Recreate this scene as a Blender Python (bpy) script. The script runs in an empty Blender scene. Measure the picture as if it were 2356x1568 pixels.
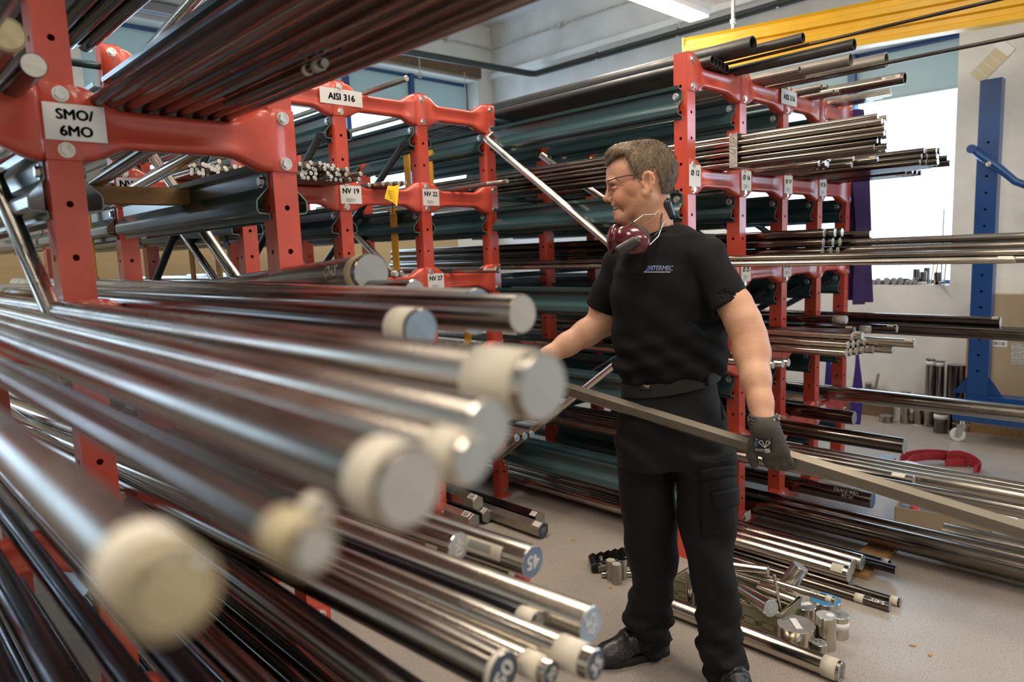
import bpy, bmesh, math, random
import numpy as np
from mathutils import Vector, Matrix
from mathutils.bvhtree import BVHTree

random.seed(7)
rng = np.random.default_rng(7)
S = bpy.context.scene
COL = S.collection
PI = math.pi

# ------------------------------------------------------------------ camera
CAM_R = np.array([[0.69803195, -0.06369873, 0.71322778],
                  [0.71505083, 0.11504107, -0.68954178],
                  [-0.03812755, 0.99131631, 0.12585018]])
CAM_H = 1.507
FPX = 1612.35
cam_data = bpy.data.cameras.new('camera')
cam = bpy.data.objects.new('camera', cam_data)
COL.objects.link(cam)
M4 = Matrix(CAM_R.tolist()).to_4x4()
M4.translation = (0, 0, CAM_H)
cam.matrix_world = M4
cam_data.sensor_width = 36.0
cam_data.lens = FPX / 2356 * 36
cam_data.clip_start = 0.02
cam_data.dof.use_dof = True
cam_data.dof.focus_distance = 2.55
cam_data.dof.aperture_fstop = 2.8
S.camera = cam

# ------------------------------------------------------------------ world / exposure
w = bpy.data.worlds.new('overcast_sky')
S.world = w
w.use_nodes = True
bg = w.node_tree.nodes['Background']
bg.inputs[0].default_value = (0.62, 0.80, 1.0, 1)
bg.inputs[1].default_value = 6.5
S.view_settings.view_transform = 'Standard'
S.view_settings.look = 'None'
S.view_settings.exposure = 0.1
S.view_settings.gamma = 1.0
S.view_settings.use_curve_mapping = False

def area(name, loc, size, power, color, look=(0, 0, -1), portal=False):
    l = bpy.data.lights.new(name, 'AREA')
    l.shape = 'RECTANGLE'; l.size, l.size_y = size
    l.energy = power; l.color = color
    if portal: l.cycles.is_portal = True
    o = bpy.data.objects.new(name, l); COL.objects.link(o)
    o.location = loc
    o.rotation_euler = Vector(look).to_track_quat('-Z', 'Y').to_euler()
    return o
WARM = (1.0, 0.88, 0.73)
# ceiling lamps of the hall (fluorescent battens hanging under the ceiling)
for i, (x, y) in enumerate([(1.4, .6), (1.4, 3.4), (-.7, -.8), (-.7, 1.8), (-2.9, .2), (-2.9, 2.4)]):
    area('ceiling_lamp_light', (x, y, 3.75), (0.25, 1.5), 46, WARM)
    area('added_fill_uplight', (x, y, 3.80), (0.25, 1.5), 7, WARM, (0, 0, 1))  # added upward fill, not a fixture: brightens ceiling and upper walls
# daylight entering through the window openings
area('window_portal', (-2.0, 6.42, 1.9), (1.0, 1.7), 1, (1, 1, 1), (0, -1, 0), True)
area('window_portal', (0.9, 6.42, 1.9), (3.2, 1.7), 1, (1, 1, 1), (0, -1, 0), True)
area('window_portal', (-6.82, 1.5, 2.4), (9.2, 1.5), 1, (1, 1, 1), (1, 0, 0), True)

# ------------------------------------------------------------------ helpers
def ray(px, py):
    d = np.array([px - 1178.0, -(py - 784.0), -FPX]) / FPX
    return CAM_R @ d
ORG = np.array([0, 0, CAM_H])
def at(px, py, ax, val):
    """point of a sight line on the plane axis=val (layout measured from survey points)"""
    d = ray(px, py); t = (val - ORG[ax]) / d[ax]
    return ORG + d * t
def x_for(px, Y, Z):
    """X along a bar lying at (Y, Z) where it ends"""
    a = CAM_R.T @ np.array([1.0, 0, 0]); b = CAM_R.T @ (np.array([0, Y, Z]) - ORG)
    k = (px - 1178.0) / FPX
    # (a0 X + b0) = -k (a2 X + b2)
    return -(b[0] + k * b[2]) / (a[0] + k * a[2])

# ------------------------------------------------------------------ materials
def mat(name, color, rough=0.5, metal=0.0, var=0.0, vscale=8.0, bump=0.0, bscale=60.0, stretch=None,
        color2=None, coat=0.0, rvar=0.0, emit=None, sss=0.0, spec=0.5):
    m = bpy.data.materials.new(name); m.use_nodes = True
    nt = m.node_tree; b = nt.nodes['Principled BSDF']
    b.inputs['Base Color'].default_value = (*color, 1)
    b.inputs['Roughness'].default_value = rough
    b.inputs['Metallic'].default_value = metal
    b.inputs['Specular IOR Level'].default_value = spec
    if coat: b.inputs['Coat Weight'].default_value = coat; b.inputs['Coat Roughness'].default_value = 0.15
    if sss:
        b.inputs['Subsurface Weight'].default_value = sss
        b.inputs['Subsurface Radius'].default_value = (0.02, 0.008, 0.004)
        b.inputs['Subsurface Scale'].default_value = 0.4
    if emit:
        b.inputs['Emission Color'].default_value = (*emit[0], 1); b.inputs['Emission Strength'].default_value = emit[1]
    if var or rvar or bump or color2:
        tc = nt.nodes.new('ShaderNodeTexCoord'); mp = nt.nodes.new('ShaderNodeMapping')
        nt.links.new(tc.outputs['Object'], mp.inputs[0])
        if stretch: mp.inputs['Scale'].default_value = stretch
        n = nt.nodes.new('ShaderNodeTexNoise'); n.inputs['Scale'].default_value = vscale
        n.inputs['Detail'].default_value = 5; n.inputs['Roughness'].default_value = 0.6
        nt.links.new(mp.outputs[0], n.inputs['Vector'])
        if var or color2:
            mx = nt.nodes.new('ShaderNodeMix'); mx.data_type = 'RGBA'
            c2 = color2 if color2 else tuple(c * (1 - var) for c in color)
            mx.inputs[6].default_value = (*color, 1); mx.inputs[7].default_value = (*c2, 1)
            rp = nt.nodes.new('ShaderNodeMapRange'); rp.inputs[1].default_value = 0.35; rp.inputs[2].default_value = 0.65
            nt.links.new(n.outputs['Fac'], rp.inputs[0]); nt.links.new(rp.outputs[0], mx.inputs[0])
            nt.links.new(mx.outputs[2], b.inputs['Base Color'])
        if rvar:
            rr = nt.nodes.new('ShaderNodeMapRange'); rr.inputs[1].default_value = 0.3; rr.inputs[2].default_value = 0.7
            rr.inputs[3].default_value = max(0.02, rough - rvar); rr.inputs[4].default_value = rough + rvar
            nt.links.new(n.outputs['Fac'], rr.inputs[0]); nt.links.new(rr.outputs[0], b.inputs['Roughness'])
        if bump:
            n2 = nt.nodes.new('ShaderNodeTexNoise'); n2.inputs['Scale'].default_value = bscale; n2.inputs['Detail'].default_value = 6
            nt.links.new(mp.outputs[0], n2.inputs['Vector'])
            bp = nt.nodes.new('ShaderNodeBump'); bp.inputs['Strength'].default_value = bump; bp.inputs['Distance'].default_value = 0.01
            nt.links.new(n2.outputs['Fac'], bp.inputs['Height']); nt.links.new(bp.outputs[0], b.inputs['Normal'])
    return m

RED = mat('orange_red_enamel', (0.62, 0.075, 0.042), 0.34, var=0.2, vscale=5, rvar=0.1, coat=0.5)
RED_D = RED
GREEN = mat('dark_green_enamel', (0.026, 0.062, 0.068), 0.27, coat=0.4)
GREEN_EDGE = mat('pale_green_cut_edge', (0.16, 0.25, 0.23), 0.5)
ZINC = mat('zinc_plated', (0.72, 0.70, 0.66), 0.3, 1.0, rvar=0.12, vscale=30)
TUBE = mat('galvanised_tube', (0.70, 0.66, 0.58), 0.28, 1.0, rvar=0.08, vscale=12)
DTUBE = mat('dark_steel_tube', (0.10, 0.12, 0.14), 0.35, 0.8)
YELLOW = mat('yellow_enamel', (0.72, 0.36, 0.015), 0.4, var=0.25, vscale=9)
CRANE = mat('crane_yellow', (0.85, 0.46, 0.01), 0.35, var=0.1)
def steel(name, color, rough, var, ring=0.0, blotch=.5):
    """turned or drawn bar surface: streaks along the bar, fine turning rings, uneven polish"""
    m = bpy.data.materials.new(name); m.use_nodes = True; nt = m.node_tree; b = nt.nodes['Principled BSDF']
    b.inputs['Metallic'].default_value = 1.0
    tc = nt.nodes.new('ShaderNodeTexCoord'); mp_ = nt.nodes.new('ShaderNodeMapping'); mp_.inputs['Scale'].default_value = (.35, 16, 16)
    oi = nt.nodes.new('ShaderNodeObjectInfo'); ad = nt.nodes.new('ShaderNodeVectorMath'); ad.operation = 'ADD'
    cb = nt.nodes.new('ShaderNodeCombineXYZ'); ml = nt.nodes.new('ShaderNodeMath'); ml.operation = 'MULTIPLY'; ml.inputs[1].default_value = 37.0
    nt.links.new(oi.outputs['Random'], ml.inputs[0]); nt.links.new(ml.outputs[0], cb.inputs[0]); nt.links.new(ml.outputs[0], cb.inputs[1])
    nt.links.new(tc.outputs['Object'], ad.inputs[0]); nt.links.new(cb.outputs[0], ad.inputs[1]); nt.links.new(ad.outputs[0], mp_.inputs[0])
    n = nt.nodes.new('ShaderNodeTexNoise'); n.inputs['Scale'].default_value = 3.0; n.inputs['Detail'].default_value = 6; n.inputs['Roughness'].default_value = .65
    nt.links.new(mp_.outputs[0], n.inputs['Vector'])
    n2 = nt.nodes.new('ShaderNodeTexNoise'); n2.inputs['Scale'].default_value = 5.0; n2.inputs['Detail'].default_value = 4
    nt.links.new(ad.outputs[0], n2.inputs['Vector'])
    rp = nt.nodes.new('ShaderNodeMapRange'); rp.inputs[1].default_value = .35; rp.inputs[2].default_value = .65
    nt.links.new(n.outputs['Fac'], rp.inputs[0])
    mx = nt.nodes.new('ShaderNodeMix'); mx.data_type = 'RGBA'; mx.inputs[6].default_value = (*color, 1); mx.inputs[7].default_value = (*[c * (1 - var) for c in color], 1)
    nt.links.new(rp.outputs[0], mx.inputs[0]); nt.links.new(mx.outputs[2], b.inputs['Base Color'])
    # every bar a little lighter or darker than its neighbour
    hv = nt.nodes.new('ShaderNodeHueSaturation'); mr = nt.nodes.new('ShaderNodeMapRange'); mr.inputs[3].default_value = .8; mr.inputs[4].default_value = 1.15
    nt.links.new(oi.outputs['Random'], mr.inputs[0]); nt.links.new(mr.outputs[0], hv.inputs['Value']); nt.links.new(mx.outputs[2], hv.inputs['Color']); nt.links.new(hv.outputs[0], b.inputs['Base Color'])
    rr = nt.nodes.new('ShaderNodeMapRange'); rr.inputs[1].default_value = .35; rr.inputs[2].default_value = .7; rr.inputs[3].default_value = rough * (1 - blotch * .6); rr.inputs[4].default_value = rough * (1 + blotch)
    nt.links.new(n2.outputs['Fac'], rr.inputs[0]); nt.links.new(rr.outputs[0], b.inputs['Roughness'])
    if ring:
        wv = nt.nodes.new('ShaderNodeTexWave'); wv.bands_direction = 'X'; wv.inputs['Scale'].default_value = 90; wv.inputs['Distortion'].default_value = 1.0; wv.inputs['Detail'].default_value = 2
        nt.links.new(ad.outputs[0], wv.inputs['Vector']); bp = nt.nodes.new('ShaderNodeBump'); bp.inputs['Strength'].default_value = ring; bp.inputs['Distance'].default_value = .001
        nt.links.new(wv.outputs['Fac'], bp.inputs['Height']); nt.links.new(bp.outputs[0], b.inputs['Normal'])
    return m
ST_B = steel('bright_steel', (0.66, 0.60, 0.52), 0.21, .30, .05)
ST_M = steel('drawn_steel', (0.38, 0.34, 0.295), 0.20, .33, .03)
ST_D = steel('dark_steel', (0.20, 0.17, 0.148), 0.20, .38, .0)
ST_K = mat('black_steel', (0.045, 0.047, 0.055), 0.2, 0.9, var=0.3, rvar=0.1)
ST_G = mat('grey_pickled_pipe', (0.30, 0.27, 0.24), 0.48, 0.75, var=0.2, vscale=10, rvar=0.08)
ST_HEX = mat('hex_steel', (0.42, 0.38, 0.32), 0.36, 1.0, var=0.2, vscale=12, rvar=0.08)
CUT = mat('sawn_steel_face', (0.62, 0.60, 0.56), 0.45, 0.9, var=0.15, vscale=60, stretch=(1, 0.2, 1))
CUT_D = mat('dull_sawn_face', (0.40, 0.39, 0.38), 0.5, 0.7, var=0.15, vscale=40)
PAINT_W = mat('whitish_end_paint', (0.43, 0.41, 0.38), 0.55, var=0.12, vscale=30)
PAINT_LG = mat('light_grey_end_paint', (0.36, 0.38, 0.385), 0.5, var=0.1, vscale=25)
PAINT_B = mat('blue_end_paint', (0.13, 0.18, 0.27), 0.5, var=0.2, vscale=30)
PAINT_LB = mat('pale_blue_end_paint', (0.28, 0.38, 0.50), 0.5, var=0.2, vscale=30)
PAINT_DB = mat('dark_blue_end_paint', (0.045, 0.065, 0.10), 0.5, var=0.2, vscale=30)
PAINT_R = mat('red_end_paint', (0.5, 0.03, 0.03), 0.45)
PAPER = mat('paper_tape', (0.62, 0.56, 0.46), 0.75, var=0.1, vscale=30)
PAPER_W = mat('white_paper', (0.70, 0.69, 0.68), 0.6)
TAPE_Y = mat('yellowed_tape', (0.44, 0.36, 0.22), 0.5, var=0.25, vscale=25)
INK = mat('black_ink', (0.012, 0.012, 0.014), 0.7)
INK_G = mat('grey_print', (0.28, 0.27, 0.25), 0.8)
CHALK = mat('white_paint_marker', (0.85, 0.84, 0.80), 0.7)
CHALK_D = mat('faded_marker', (0.45, 0.42, 0.38), 0.8)
FOIL = mat('clear_film_wrap', (0.55, 0.53, 0.48), 0.35, 0.3, var=0.35, vscale=60, bump=0.8, bscale=90)
WOOD = mat('pine_wood', (0.46, 0.27, 0.11), 0.6, color2=(0.33, 0.18, 0.07), vscale=5, stretch=(8, 1, 8))
WOOD_D = mat('rough_brown_board', (0.20, 0.12, 0.065), 0.7, color2=(0.11, 0.065, 0.035), vscale=6, stretch=(1, 8, 8))
CARD = mat('cardboard', (0.38, 0.29, 0.19), 0.8, var=0.1, vscale=4)
PIPE_D = mat('dark_grey_pipe', (0.085, 0.083, 0.08), 0.42, 0.7, var=.25, rvar=.1)
BLUE = mat('blue_enamel', (0.008, 0.060, 0.215), 0.35, var=0.15, vscale=5, coat=0.2)
BLUE_F = mat('window_frame_blue', (0.03, 0.09, 0.24), 0.5)
PURPLE = mat('purple_webbing', (0.055, 0.025, 0.14), 0.8, var=0.35, vscale=20)
PURPLE_B = mat('violet_blue_webbing', (0.09, 0.06, 0.42), 0.75, var=0.3, vscale=20)
RUBY = mat('dark_red_webbing', (0.42, 0.02, 0.03), 0.7, var=0.3, vscale=20)
RUBBER = mat('black_rubber', (0.012, 0.012, 0.013), 0.6)
PIPE_BLK = mat('black_ceiling_pipe', (0.025, 0.032, 0.033), 0.4)
OLIVE = mat('olive_grey_plastic', (0.30, 0.27, 0.17), 0.5, var=0.2, vscale=10)
WHITE_P = mat('white_plastic', (0.75, 0.75, 0.74), 0.4)

# ------------------------------------------------------------------ object helpers
def mesh(name, verts, faces, mats, mi=None, smooth=False):
    me = bpy.data.meshes.new(name)
    me.from_pydata([tuple(map(float, v)) for v in verts], [], [tuple(map(int, f)) for f in faces])
    for m in (mats if isinstance(mats, (list, tuple)) else [mats]): me.materials.append(m)
    n = len(me.polygons)
    if mi is not None: me.polygons.foreach_set('material_index', np.array(mi, dtype=np.int32))
    if smooth is True: me.polygons.foreach_set('use_smooth', np.ones(n, dtype=bool))
    elif smooth is not False and smooth is not None: me.polygons.foreach_set('use_smooth', np.array(smooth, dtype=bool))
    me.update()
    return me
def link(name, me, parent=None, loc=(0, 0, 0), rot=None, world=False):
    o = bpy.data.objects.new(name, me); COL.objects.link(o)
    if parent is not None:
        o.parent = parent
    o.location = loc
    if rot is not None:
        if hasattr(rot, 'to_euler'): o.rotation_euler = rot.to_euler()
        else: o.rotation_euler = rot
    return o
def tag(o, label=None, cat=None, group=None, kind=None):
    if label: o['label'] = label
    if cat: o['category'] = cat
    if group: o['group'] = group
    if kind: o['kind'] = kind
    return o
def empty(name, loc, label, cat, group=None, rz=0.0):
    o = bpy.data.objects.new(name, None); COL.objects.link(o)
    o.location = loc; o.rotation_euler = (0, 0, rz); o.empty_display_size = 0.1
    return tag(o, label, cat, group)

class MB:
    """collects simple solids into one mesh"""
    def __init__(s): s.v = []; s.f = []; s.mi = []; s.sm = []
    def add(s, v, f, mi=0, sm=False):
        b = len(s.v); s.v += [tuple(x) for x in v]
        for q in f: s.f.append(tuple(i + b for i in q)); s.mi.append(mi); s.sm.append(sm)
    def box(s, lo, hi, mi=0, R=None, c=None):
        x0, y0, z0 = lo; x1, y1, z1 = hi
        v = [(x0, y0, z0), (x1, y0, z0), (x1, y1, z0), (x0, y1, z0), (x0, y0, z1), (x1, y0, z1), (x1, y1, z1), (x0, y1, z1)]
        if R is not None: v = [tuple(R @ Vector(p) + (Vector(c) if c else Vector())) for p in v]
        s.add(v, [(0, 3, 2, 1), (4, 5, 6, 7), (0, 1, 5, 4), (1, 2, 6, 5), (2, 3, 7, 6), (3, 0, 4, 7)], mi)
    def tube(s, pts, r, n=12, mi=0, cap=True):
        pts = [Vector(p) for p in pts]; m = len(pts)
        rs = r if isinstance(r, (list, tuple)) else [r] * m
        T = []
        for i in range(m):
            t = (pts[min(i + 1, m - 1)] - pts[max(i - 1, 0)]).normalized(); T.append(t)
        a = T[0].orthogonal().normalized()
        v = []
        for i in range(m):
            a = (a - T[i] * a.dot(T[i])).normalized(); b = T[i].cross(a)
            for k in range(n):
                an = 2 * PI * k / n
                v.append(pts[i] + (a * math.cos(an) + b * math.sin(an)) * rs[i])
        f = [(i * n + k, i * n + (k + 1) % n, (i + 1) * n + (k + 1) % n, (i + 1) * n + k) for i in range(m - 1) for k in range(n)]
        s.add(v, f, mi, True)
        if cap:
            s.add(v[:n], [tuple(range(n - 1, -1, -1))], mi); s.add(v[-n:], [tuple(range(n))], mi)
    def prism(s, poly, z0, z1, mi=0, axes='xyz', sm=False):
        """extrude 2D poly; axes maps (a,b,h)"""
        n = len(poly)
        def P(a, b, h):
            d = dict(zip(axes, (a, b, h))); return (d['x'], d['y'], d['z'])
        v = [P(a, b, z0) for a, b in poly] + [P(a, b, z1) for a, b in poly]
        s.add(v, [(i, (i + 1) % n, n + (i + 1) % n, n + i) for i in range(n)], mi, sm)
        s.add(v, [tuple(range(n - 1, -1, -1)), tuple(range(n, 2 * n))], mi)
    def me(s, name, mats): return mesh(name, s.v, s.f, mats, s.mi, s.sm)
    def build(s, name, mats, parent=None, loc=(0, 0, 0), rot=None): return link(name, s.me(name, mats), parent, loc, rot)

def text_data(s, size, bold=0.0, shear=0.0):
    cu = bpy.data.curves.new('txt', 'FONT'); cu.body = s; cu.size = size
    cu.align_x = 'CENTER'; cu.align_y = 'CENTER'; cu.offset = bold; cu.shear = shear; cu.resolution_u = 3
    cu.space_line = 1.1
    bold_ = cu.offset; cu.offset = 0.0
    o = bpy.data.objects.new('txt', cu); COL.objects.link(o)
    dg = bpy.context.evaluated_depsgraph_get(); dg.update()
    me = bpy.data.meshes.new_from_object(o.evaluated_get(dg))
    v = np.array([tuple(x.co) for x in me.vertices]); f = [tuple(p.vertices) for p in me.polygons]
    bpy.data.objects.remove(o); bpy.data.curves.remove(cu); bpy.data.meshes.remove(me)
    if len(v) and bold_ > 0:
        n0 = len(v); sh_ = [(-bold_, 0), (bold_, 0), (0, bold_ * .7), (0, -bold_ * .7)]
        v = np.concatenate([v + np.array([a, b, 0]) for a, b in sh_]); f = [tuple(i + n0 * k for i in q) for k in range(4) for q in f]
    if len(v):
        c = (v.max(0) + v.min(0)) / 2; v[:, :2] -= c[:2]
    return v, f
_tc = {}
def text(s, size, bold=0.0, shear=0.0):
    k = (s, size, bold, shear)
    if k not in _tc: _tc[k] = text_data(*k)
    return _tc[k]
def text_obj(name, s, size, material, parent, loc, ux, uy, bold=0.0, shear=0.0):
    """flat lettering with x axis ux and y axis uy (vectors)"""
    v, f = text(s, size, bold, shear)
    ux = np.array(ux, float); uy = np.array(uy, float)
    vv = [ux * a[0] + uy * a[1] for a in v]
    return link(name, mesh(name, vv, f, material), parent, loc)

# ================================================================== SETTING
def struct(name, mb, mats, parent=None):
    o = mb.build(name, mats, parent)
    if parent is None: o['kind'] = 'structure'
    return o

# ---- materials of the shell
def floor_mat():
    m = bpy.data.materials.new('speckled_linoleum'); m.use_nodes = True
    nt = m.node_tree; b = nt.nodes['Principled BSDF']
    tc = nt.nodes.new('ShaderNodeTexCoord')
    n1 = nt.nodes.new('ShaderNodeTexNoise'); n1.inputs['Scale'].default_value = 170; n1.inputs['Detail'].default_value = 2
    n2 = nt.nodes.new('ShaderNodeTexNoise'); n2.inputs['Scale'].default_value = 1.6; n2.inputs['Detail'].default_value = 6
    n3 = nt.nodes.new('ShaderNodeTexNoise'); n3.inputs['Scale'].default_value = 260; n3.inputs['Detail'].default_value = 1
    for n in (n1, n2, n3): nt.links.new(tc.outputs['Object'], n.inputs['Vector'])
    r1 = nt.nodes.new('ShaderNodeMapRange'); r1.inputs[1].default_value = 0.60; r1.inputs[2].default_value = 0.68
    r3 = nt.nodes.new('ShaderNodeMapRange'); r3.inputs[1].default_value = 0.6; r3.inputs[2].default_value = 0.66
    nt.links.new(n1.outputs['Fac'], r1.inputs[0]); nt.links.new(n3.outputs['Fac'], r3.inputs[0])
    m0 = nt.nodes.new('ShaderNodeMix'); m0.data_type = 'RGBA'
    m0.inputs[6].default_value = (0.36, 0.31, 0.265, 1); m0.inputs[7].default_value = (0.30, 0.255, 0.22, 1)
    r2 = nt.nodes.new('ShaderNodeMapRange'); r2.inputs[1].default_value = 0.4; r2.inputs[2].default_value = 0.65
    nt.links.new(n2.outputs['Fac'], r2.inputs[0]); nt.links.new(r2.outputs[0], m0.inputs[0])
    m1 = nt.nodes.new('ShaderNodeMix'); m1.data_type = 'RGBA'; m1.inputs[7].default_value = (0.15, 0.13, 0.115, 1)
    nt.links.new(r1.outputs[0], m1.inputs[0]); nt.links.new(m0.outputs[2], m1.inputs[6])
    m2 = nt.nodes.new('ShaderNodeMix'); m2.data_type = 'RGBA'; m2.inputs[7].default_value = (0.48, 0.43, 0.38, 1)
    nt.links.new(r3.outputs[0], m2.inputs[0]); nt.links.new(m1.outputs[2], m2.inputs[6])
    nt.links.new(m2.outputs[2], b.inputs['Base Color'])
    b.inputs['Roughness'].default_value = 0.36
    rr = nt.nodes.new('ShaderNodeMapRange'); rr.inputs[3].default_value = 0.28; rr.inputs[4].default_value = 0.5
    nt.links.new(n2.outputs['Fac'], rr.inputs[0]); nt.links.new(rr.outputs[0], b.inputs['Roughness'])
    return m
FLOOR = floor_mat()
PLASTER = mat('white_plaster', (0.82, 0.82, 0.77), 0.8, var=0.08, vscale=2.5, bump=0.35, bscale=9)
PLASTER_R = mat('rough_white_plaster', (0.74, 0.72, 0.68), 0.8, var=0.14, vscale=3, bump=1.0, bscale=5)
CEILM = mat('ceiling_paint', (0.62, 0.62, 0.60), 0.8)
STEELG = mat('grey_painted_steel', (0.30, 0.30, 0.32), 0.5)

XW, YW, ZC = -6.7, 6.3, 4.3
XB, YB = 4.5, -3.5
mb = MB(); mb.box((XW - .3, YB - .3, -0.1), (XB + .3, YW + .3, 0)); struct('floor', mb, FLOOR)
mb = MB(); mb.box((XW - .3, YB - .3, ZC), (XB + .3, YW + .3, ZC + .1)); struct('ceiling', mb, CEILM)
# far wall with a band of windows
WY0, WY1, WZ0, WZ1 = 1.70, 6.05, 1.72, 3.62
mb = MB()
QY0, QY1 = -3.1, -.30
mb.box((XW - .3, YB, 0), (XW, QY0, ZC)); mb.box((XW - .3, QY1, 0), (XW, WY0, ZC)); mb.box((XW - .3, QY0, 0), (XW, QY1, WZ0)); mb.box((XW - .3, QY0, WZ1), (XW, QY1, ZC)); mb.box((XW - .3, WY1, 0), (XW, YW, ZC))
mb.box((XW - .3, WY0, 0), (XW, WY1, WZ0)); mb.box((XW - .3, WY0, WZ1), (XW, WY1, ZC))
struct('wall_back', mb, PLASTER)
# side wall with windows
VX0, VX1, VZ0, VZ1 = -3.45, -1.555, 1.118, 3.06
UX0, UX1 = -0.35, 3.1
mb = MB()
mb.box((XW, YW, 0), (VX0, YW + .3, ZC)); mb.box((VX1, YW, 0), (UX0, YW + .3, ZC)); mb.box((UX1, YW, 0), (XB, YW + .3, ZC))
for a, b in ((VX0, VX1), (UX0, UX1)):
    mb.box((a, YW, 0), (b, YW + .3, VZ0)); mb.box((a, YW, VZ1), (b, YW + .3, ZC))
wr = struct('wall_right', mb, PLASTER_R)
mb = MB(); mb.box((XW, YB - .3, 0), (XB, YB, ZC)); struct('wall_left', mb, PLASTER)
mb = MB(); mb.box((XB, YB, 0), (XB + .3, YW, ZC)); struct('wall_front', mb, PLASTER)

def window(name, axis, plane, a0, a1, z0, z1, mull, out, shade_z):
    """frame, mullions, glass, roller shade; axis: running axis ('x' or 'y'); out = sign of outside"""
    root = bpy.data.objects.new(name, None); COL.objects.link(root); root['kind'] = 'structure'
    root.location = ((a0 + a1) / 2, plane, z0) if axis == 'x' else (plane, (a0 + a1) / 2, z0)
    L = Vector(root.location)
    def bx(a, b, d0, d1, za, zb):
        mbx = MB()
        if axis == 'x': mbx.box((a, plane + d0, za), (b, plane + d1, zb))
        else: mbx.box((plane + min(d0 * out, d1 * out), a, za), (plane + max(d0 * out, d1 * out), b, zb))
        mbx.v = [tuple(np.array(p) - np.array(L)) for p in mbx.v]
        return mbx
    fr = []
    for a, b, za, zb in ((a0, a1, z0, z0 + .03), (a0, a1, z1 - .04, z1), (a0, a0 + .03, z0, z1), (a1 - .02, a1, z0, z1)):
        bx(a, b, .20, .26, za, zb).build('frame_bar', BLUE_F, root)
    for c in mull: bx(c - .03, c + .03, .16, .26, z0, z1).build('mullion', BLUE_F, root)
    ed = [a0] + list(mull) + [a1]
    for i in range(len(ed) - 1):
        bx(ed[i] + .03, ed[i + 1] - .03, .22, .226, z0 + .03, z1 - .04).build('glass_pane', GLASS, root)
        if shade_z and shade_z[i]:
            bx(ed[i], ed[i + 1], .205, .210, shade_z[i], z1).build('roller_shade', SHADE, root)
            bx(ed[i], ed[i + 1], .200, .213, shade_z[i] - .015, shade_z[i]).build('shade_hem', SHADE, root)
    return root
GLASS = bpy.data.materials.new('window_glass'); GLASS.use_nodes = True
_nt = GLASS.node_tree; _nt.nodes.clear()
_o = _nt.nodes.new('ShaderNodeOutputMaterial'); _mx = _nt.nodes.new('ShaderNodeMixShader'); _t = _nt.nodes.new('ShaderNodeBsdfTransparent'); _g = _nt.nodes.new('ShaderNodeBsdfGlossy')
_g.inputs['Roughness'].default_value = 0.02; _mx.inputs[0].default_value = 0.08
_t.inputs[0].default_value = (0.93, 0.96, 0.97, 1)
_nt.links.new(_t.outputs[0], _mx.inputs[1]); _nt.links.new(_g.outputs[0], _mx.inputs[2]); _nt.links.new(_mx.outputs[0], _o.inputs[0])
SHADE = bpy.data.materials.new('grey_green_blind_cloth'); SHADE.use_nodes = True
_nt = SHADE.node_tree; _b = _nt.nodes['Principled BSDF']; _b.inputs['Base Color'].default_value = (0.50, 0.56, 0.54, 1); _b.inputs['Roughness'].default_value = 0.9
_tr = _nt.nodes.new('ShaderNodeBsdfTranslucent'); _tr.inputs[0].default_value = (0.36, 0.41, 0.39, 1); _ad = _nt.nodes.new('ShaderNodeMixShader'); _ad.inputs[0].default_value = 0.45
_nt.links.new(_b.outputs[0], _ad.inputs[1]); _nt.links.new(_tr.outputs[0], _ad.inputs[2]); _nt.links.new(_ad.outputs[0], _nt.nodes['Material Output'].inputs[0])

wb = window('window_1', 'y', XW, WY0, WY1, WZ0, WZ1, [2.55, 3.42, 4.29, 5.17], -1, [3.0, 3.05, 3.1, 3.16, 3.16])
window('window_2', 'x', YW, VX0, VX1, VZ0, VZ1, [-2.39], 1, [2.75, 2.66])
window('window_3', 'x', YW, UX0, UX1, VZ0, VZ1, [0.8, 1.95], 1, None)
window('window_4', 'y', XW, QY0, QY1, WZ0, WZ1, [-2.2, -1.3], -1, [3.0, 3.0, 3.0])

# ledge, rails, wooden rail above the far windows
mb = MB(); mb.box((XW, YW - .07, 3.66), (-1.6, YW, 3.72)); struct('trim_1', mb, PLASTER)
mb = MB(); mb.box((XW, 4.55, 3.64), (XW + .07, 6.06, 3.77)); struct('trim_2', mb, WOOD_D)
for i, (x0, z0, z1) in enumerate(((-6.5, 3.62, 3.72), (-6.1, 3.86, 4.0), (-5.2, 4.05, 4.3))):
    mb = MB(); mb.box((x0 - .05, -1.0, z0), (x0 + .05, 3.9, z0 + .012)); mb.box((x0 - .05, -1.0, z1 - .012), (x0 + .05, 3.9, z1)); mb.box((x0 - .006, -1, z0), (x0 + .006, 3.9, z1))
    struct('trim_%d' % (3 + i), mb, STEELG)
# timber skirting at the foot of the side wall
mb = MB(); mb.box((-4.6, YW - .03, 0.0), (-1.93, YW, 0.20)); mb.box((-4.6, YW - .04, 0.20), (-1.93, YW, .225)); struct('baseboard_right', mb, WOOD_D)
# plywood sheet low on the far wall
mb = MB(); mb.box((XW + .002, -1.5, .55), (XW + .02, 5.6, 1.70))
o = mb.build('plywood_sheet', mat('pale_plywood', (0.60, 0.42, 0.22), 0.6, var=0.1, vscale=3, stretch=(1, 1, 6)))
tag(o, 'pale plywood sheet fixed low on the far wall behind the racks', 'board')

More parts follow.
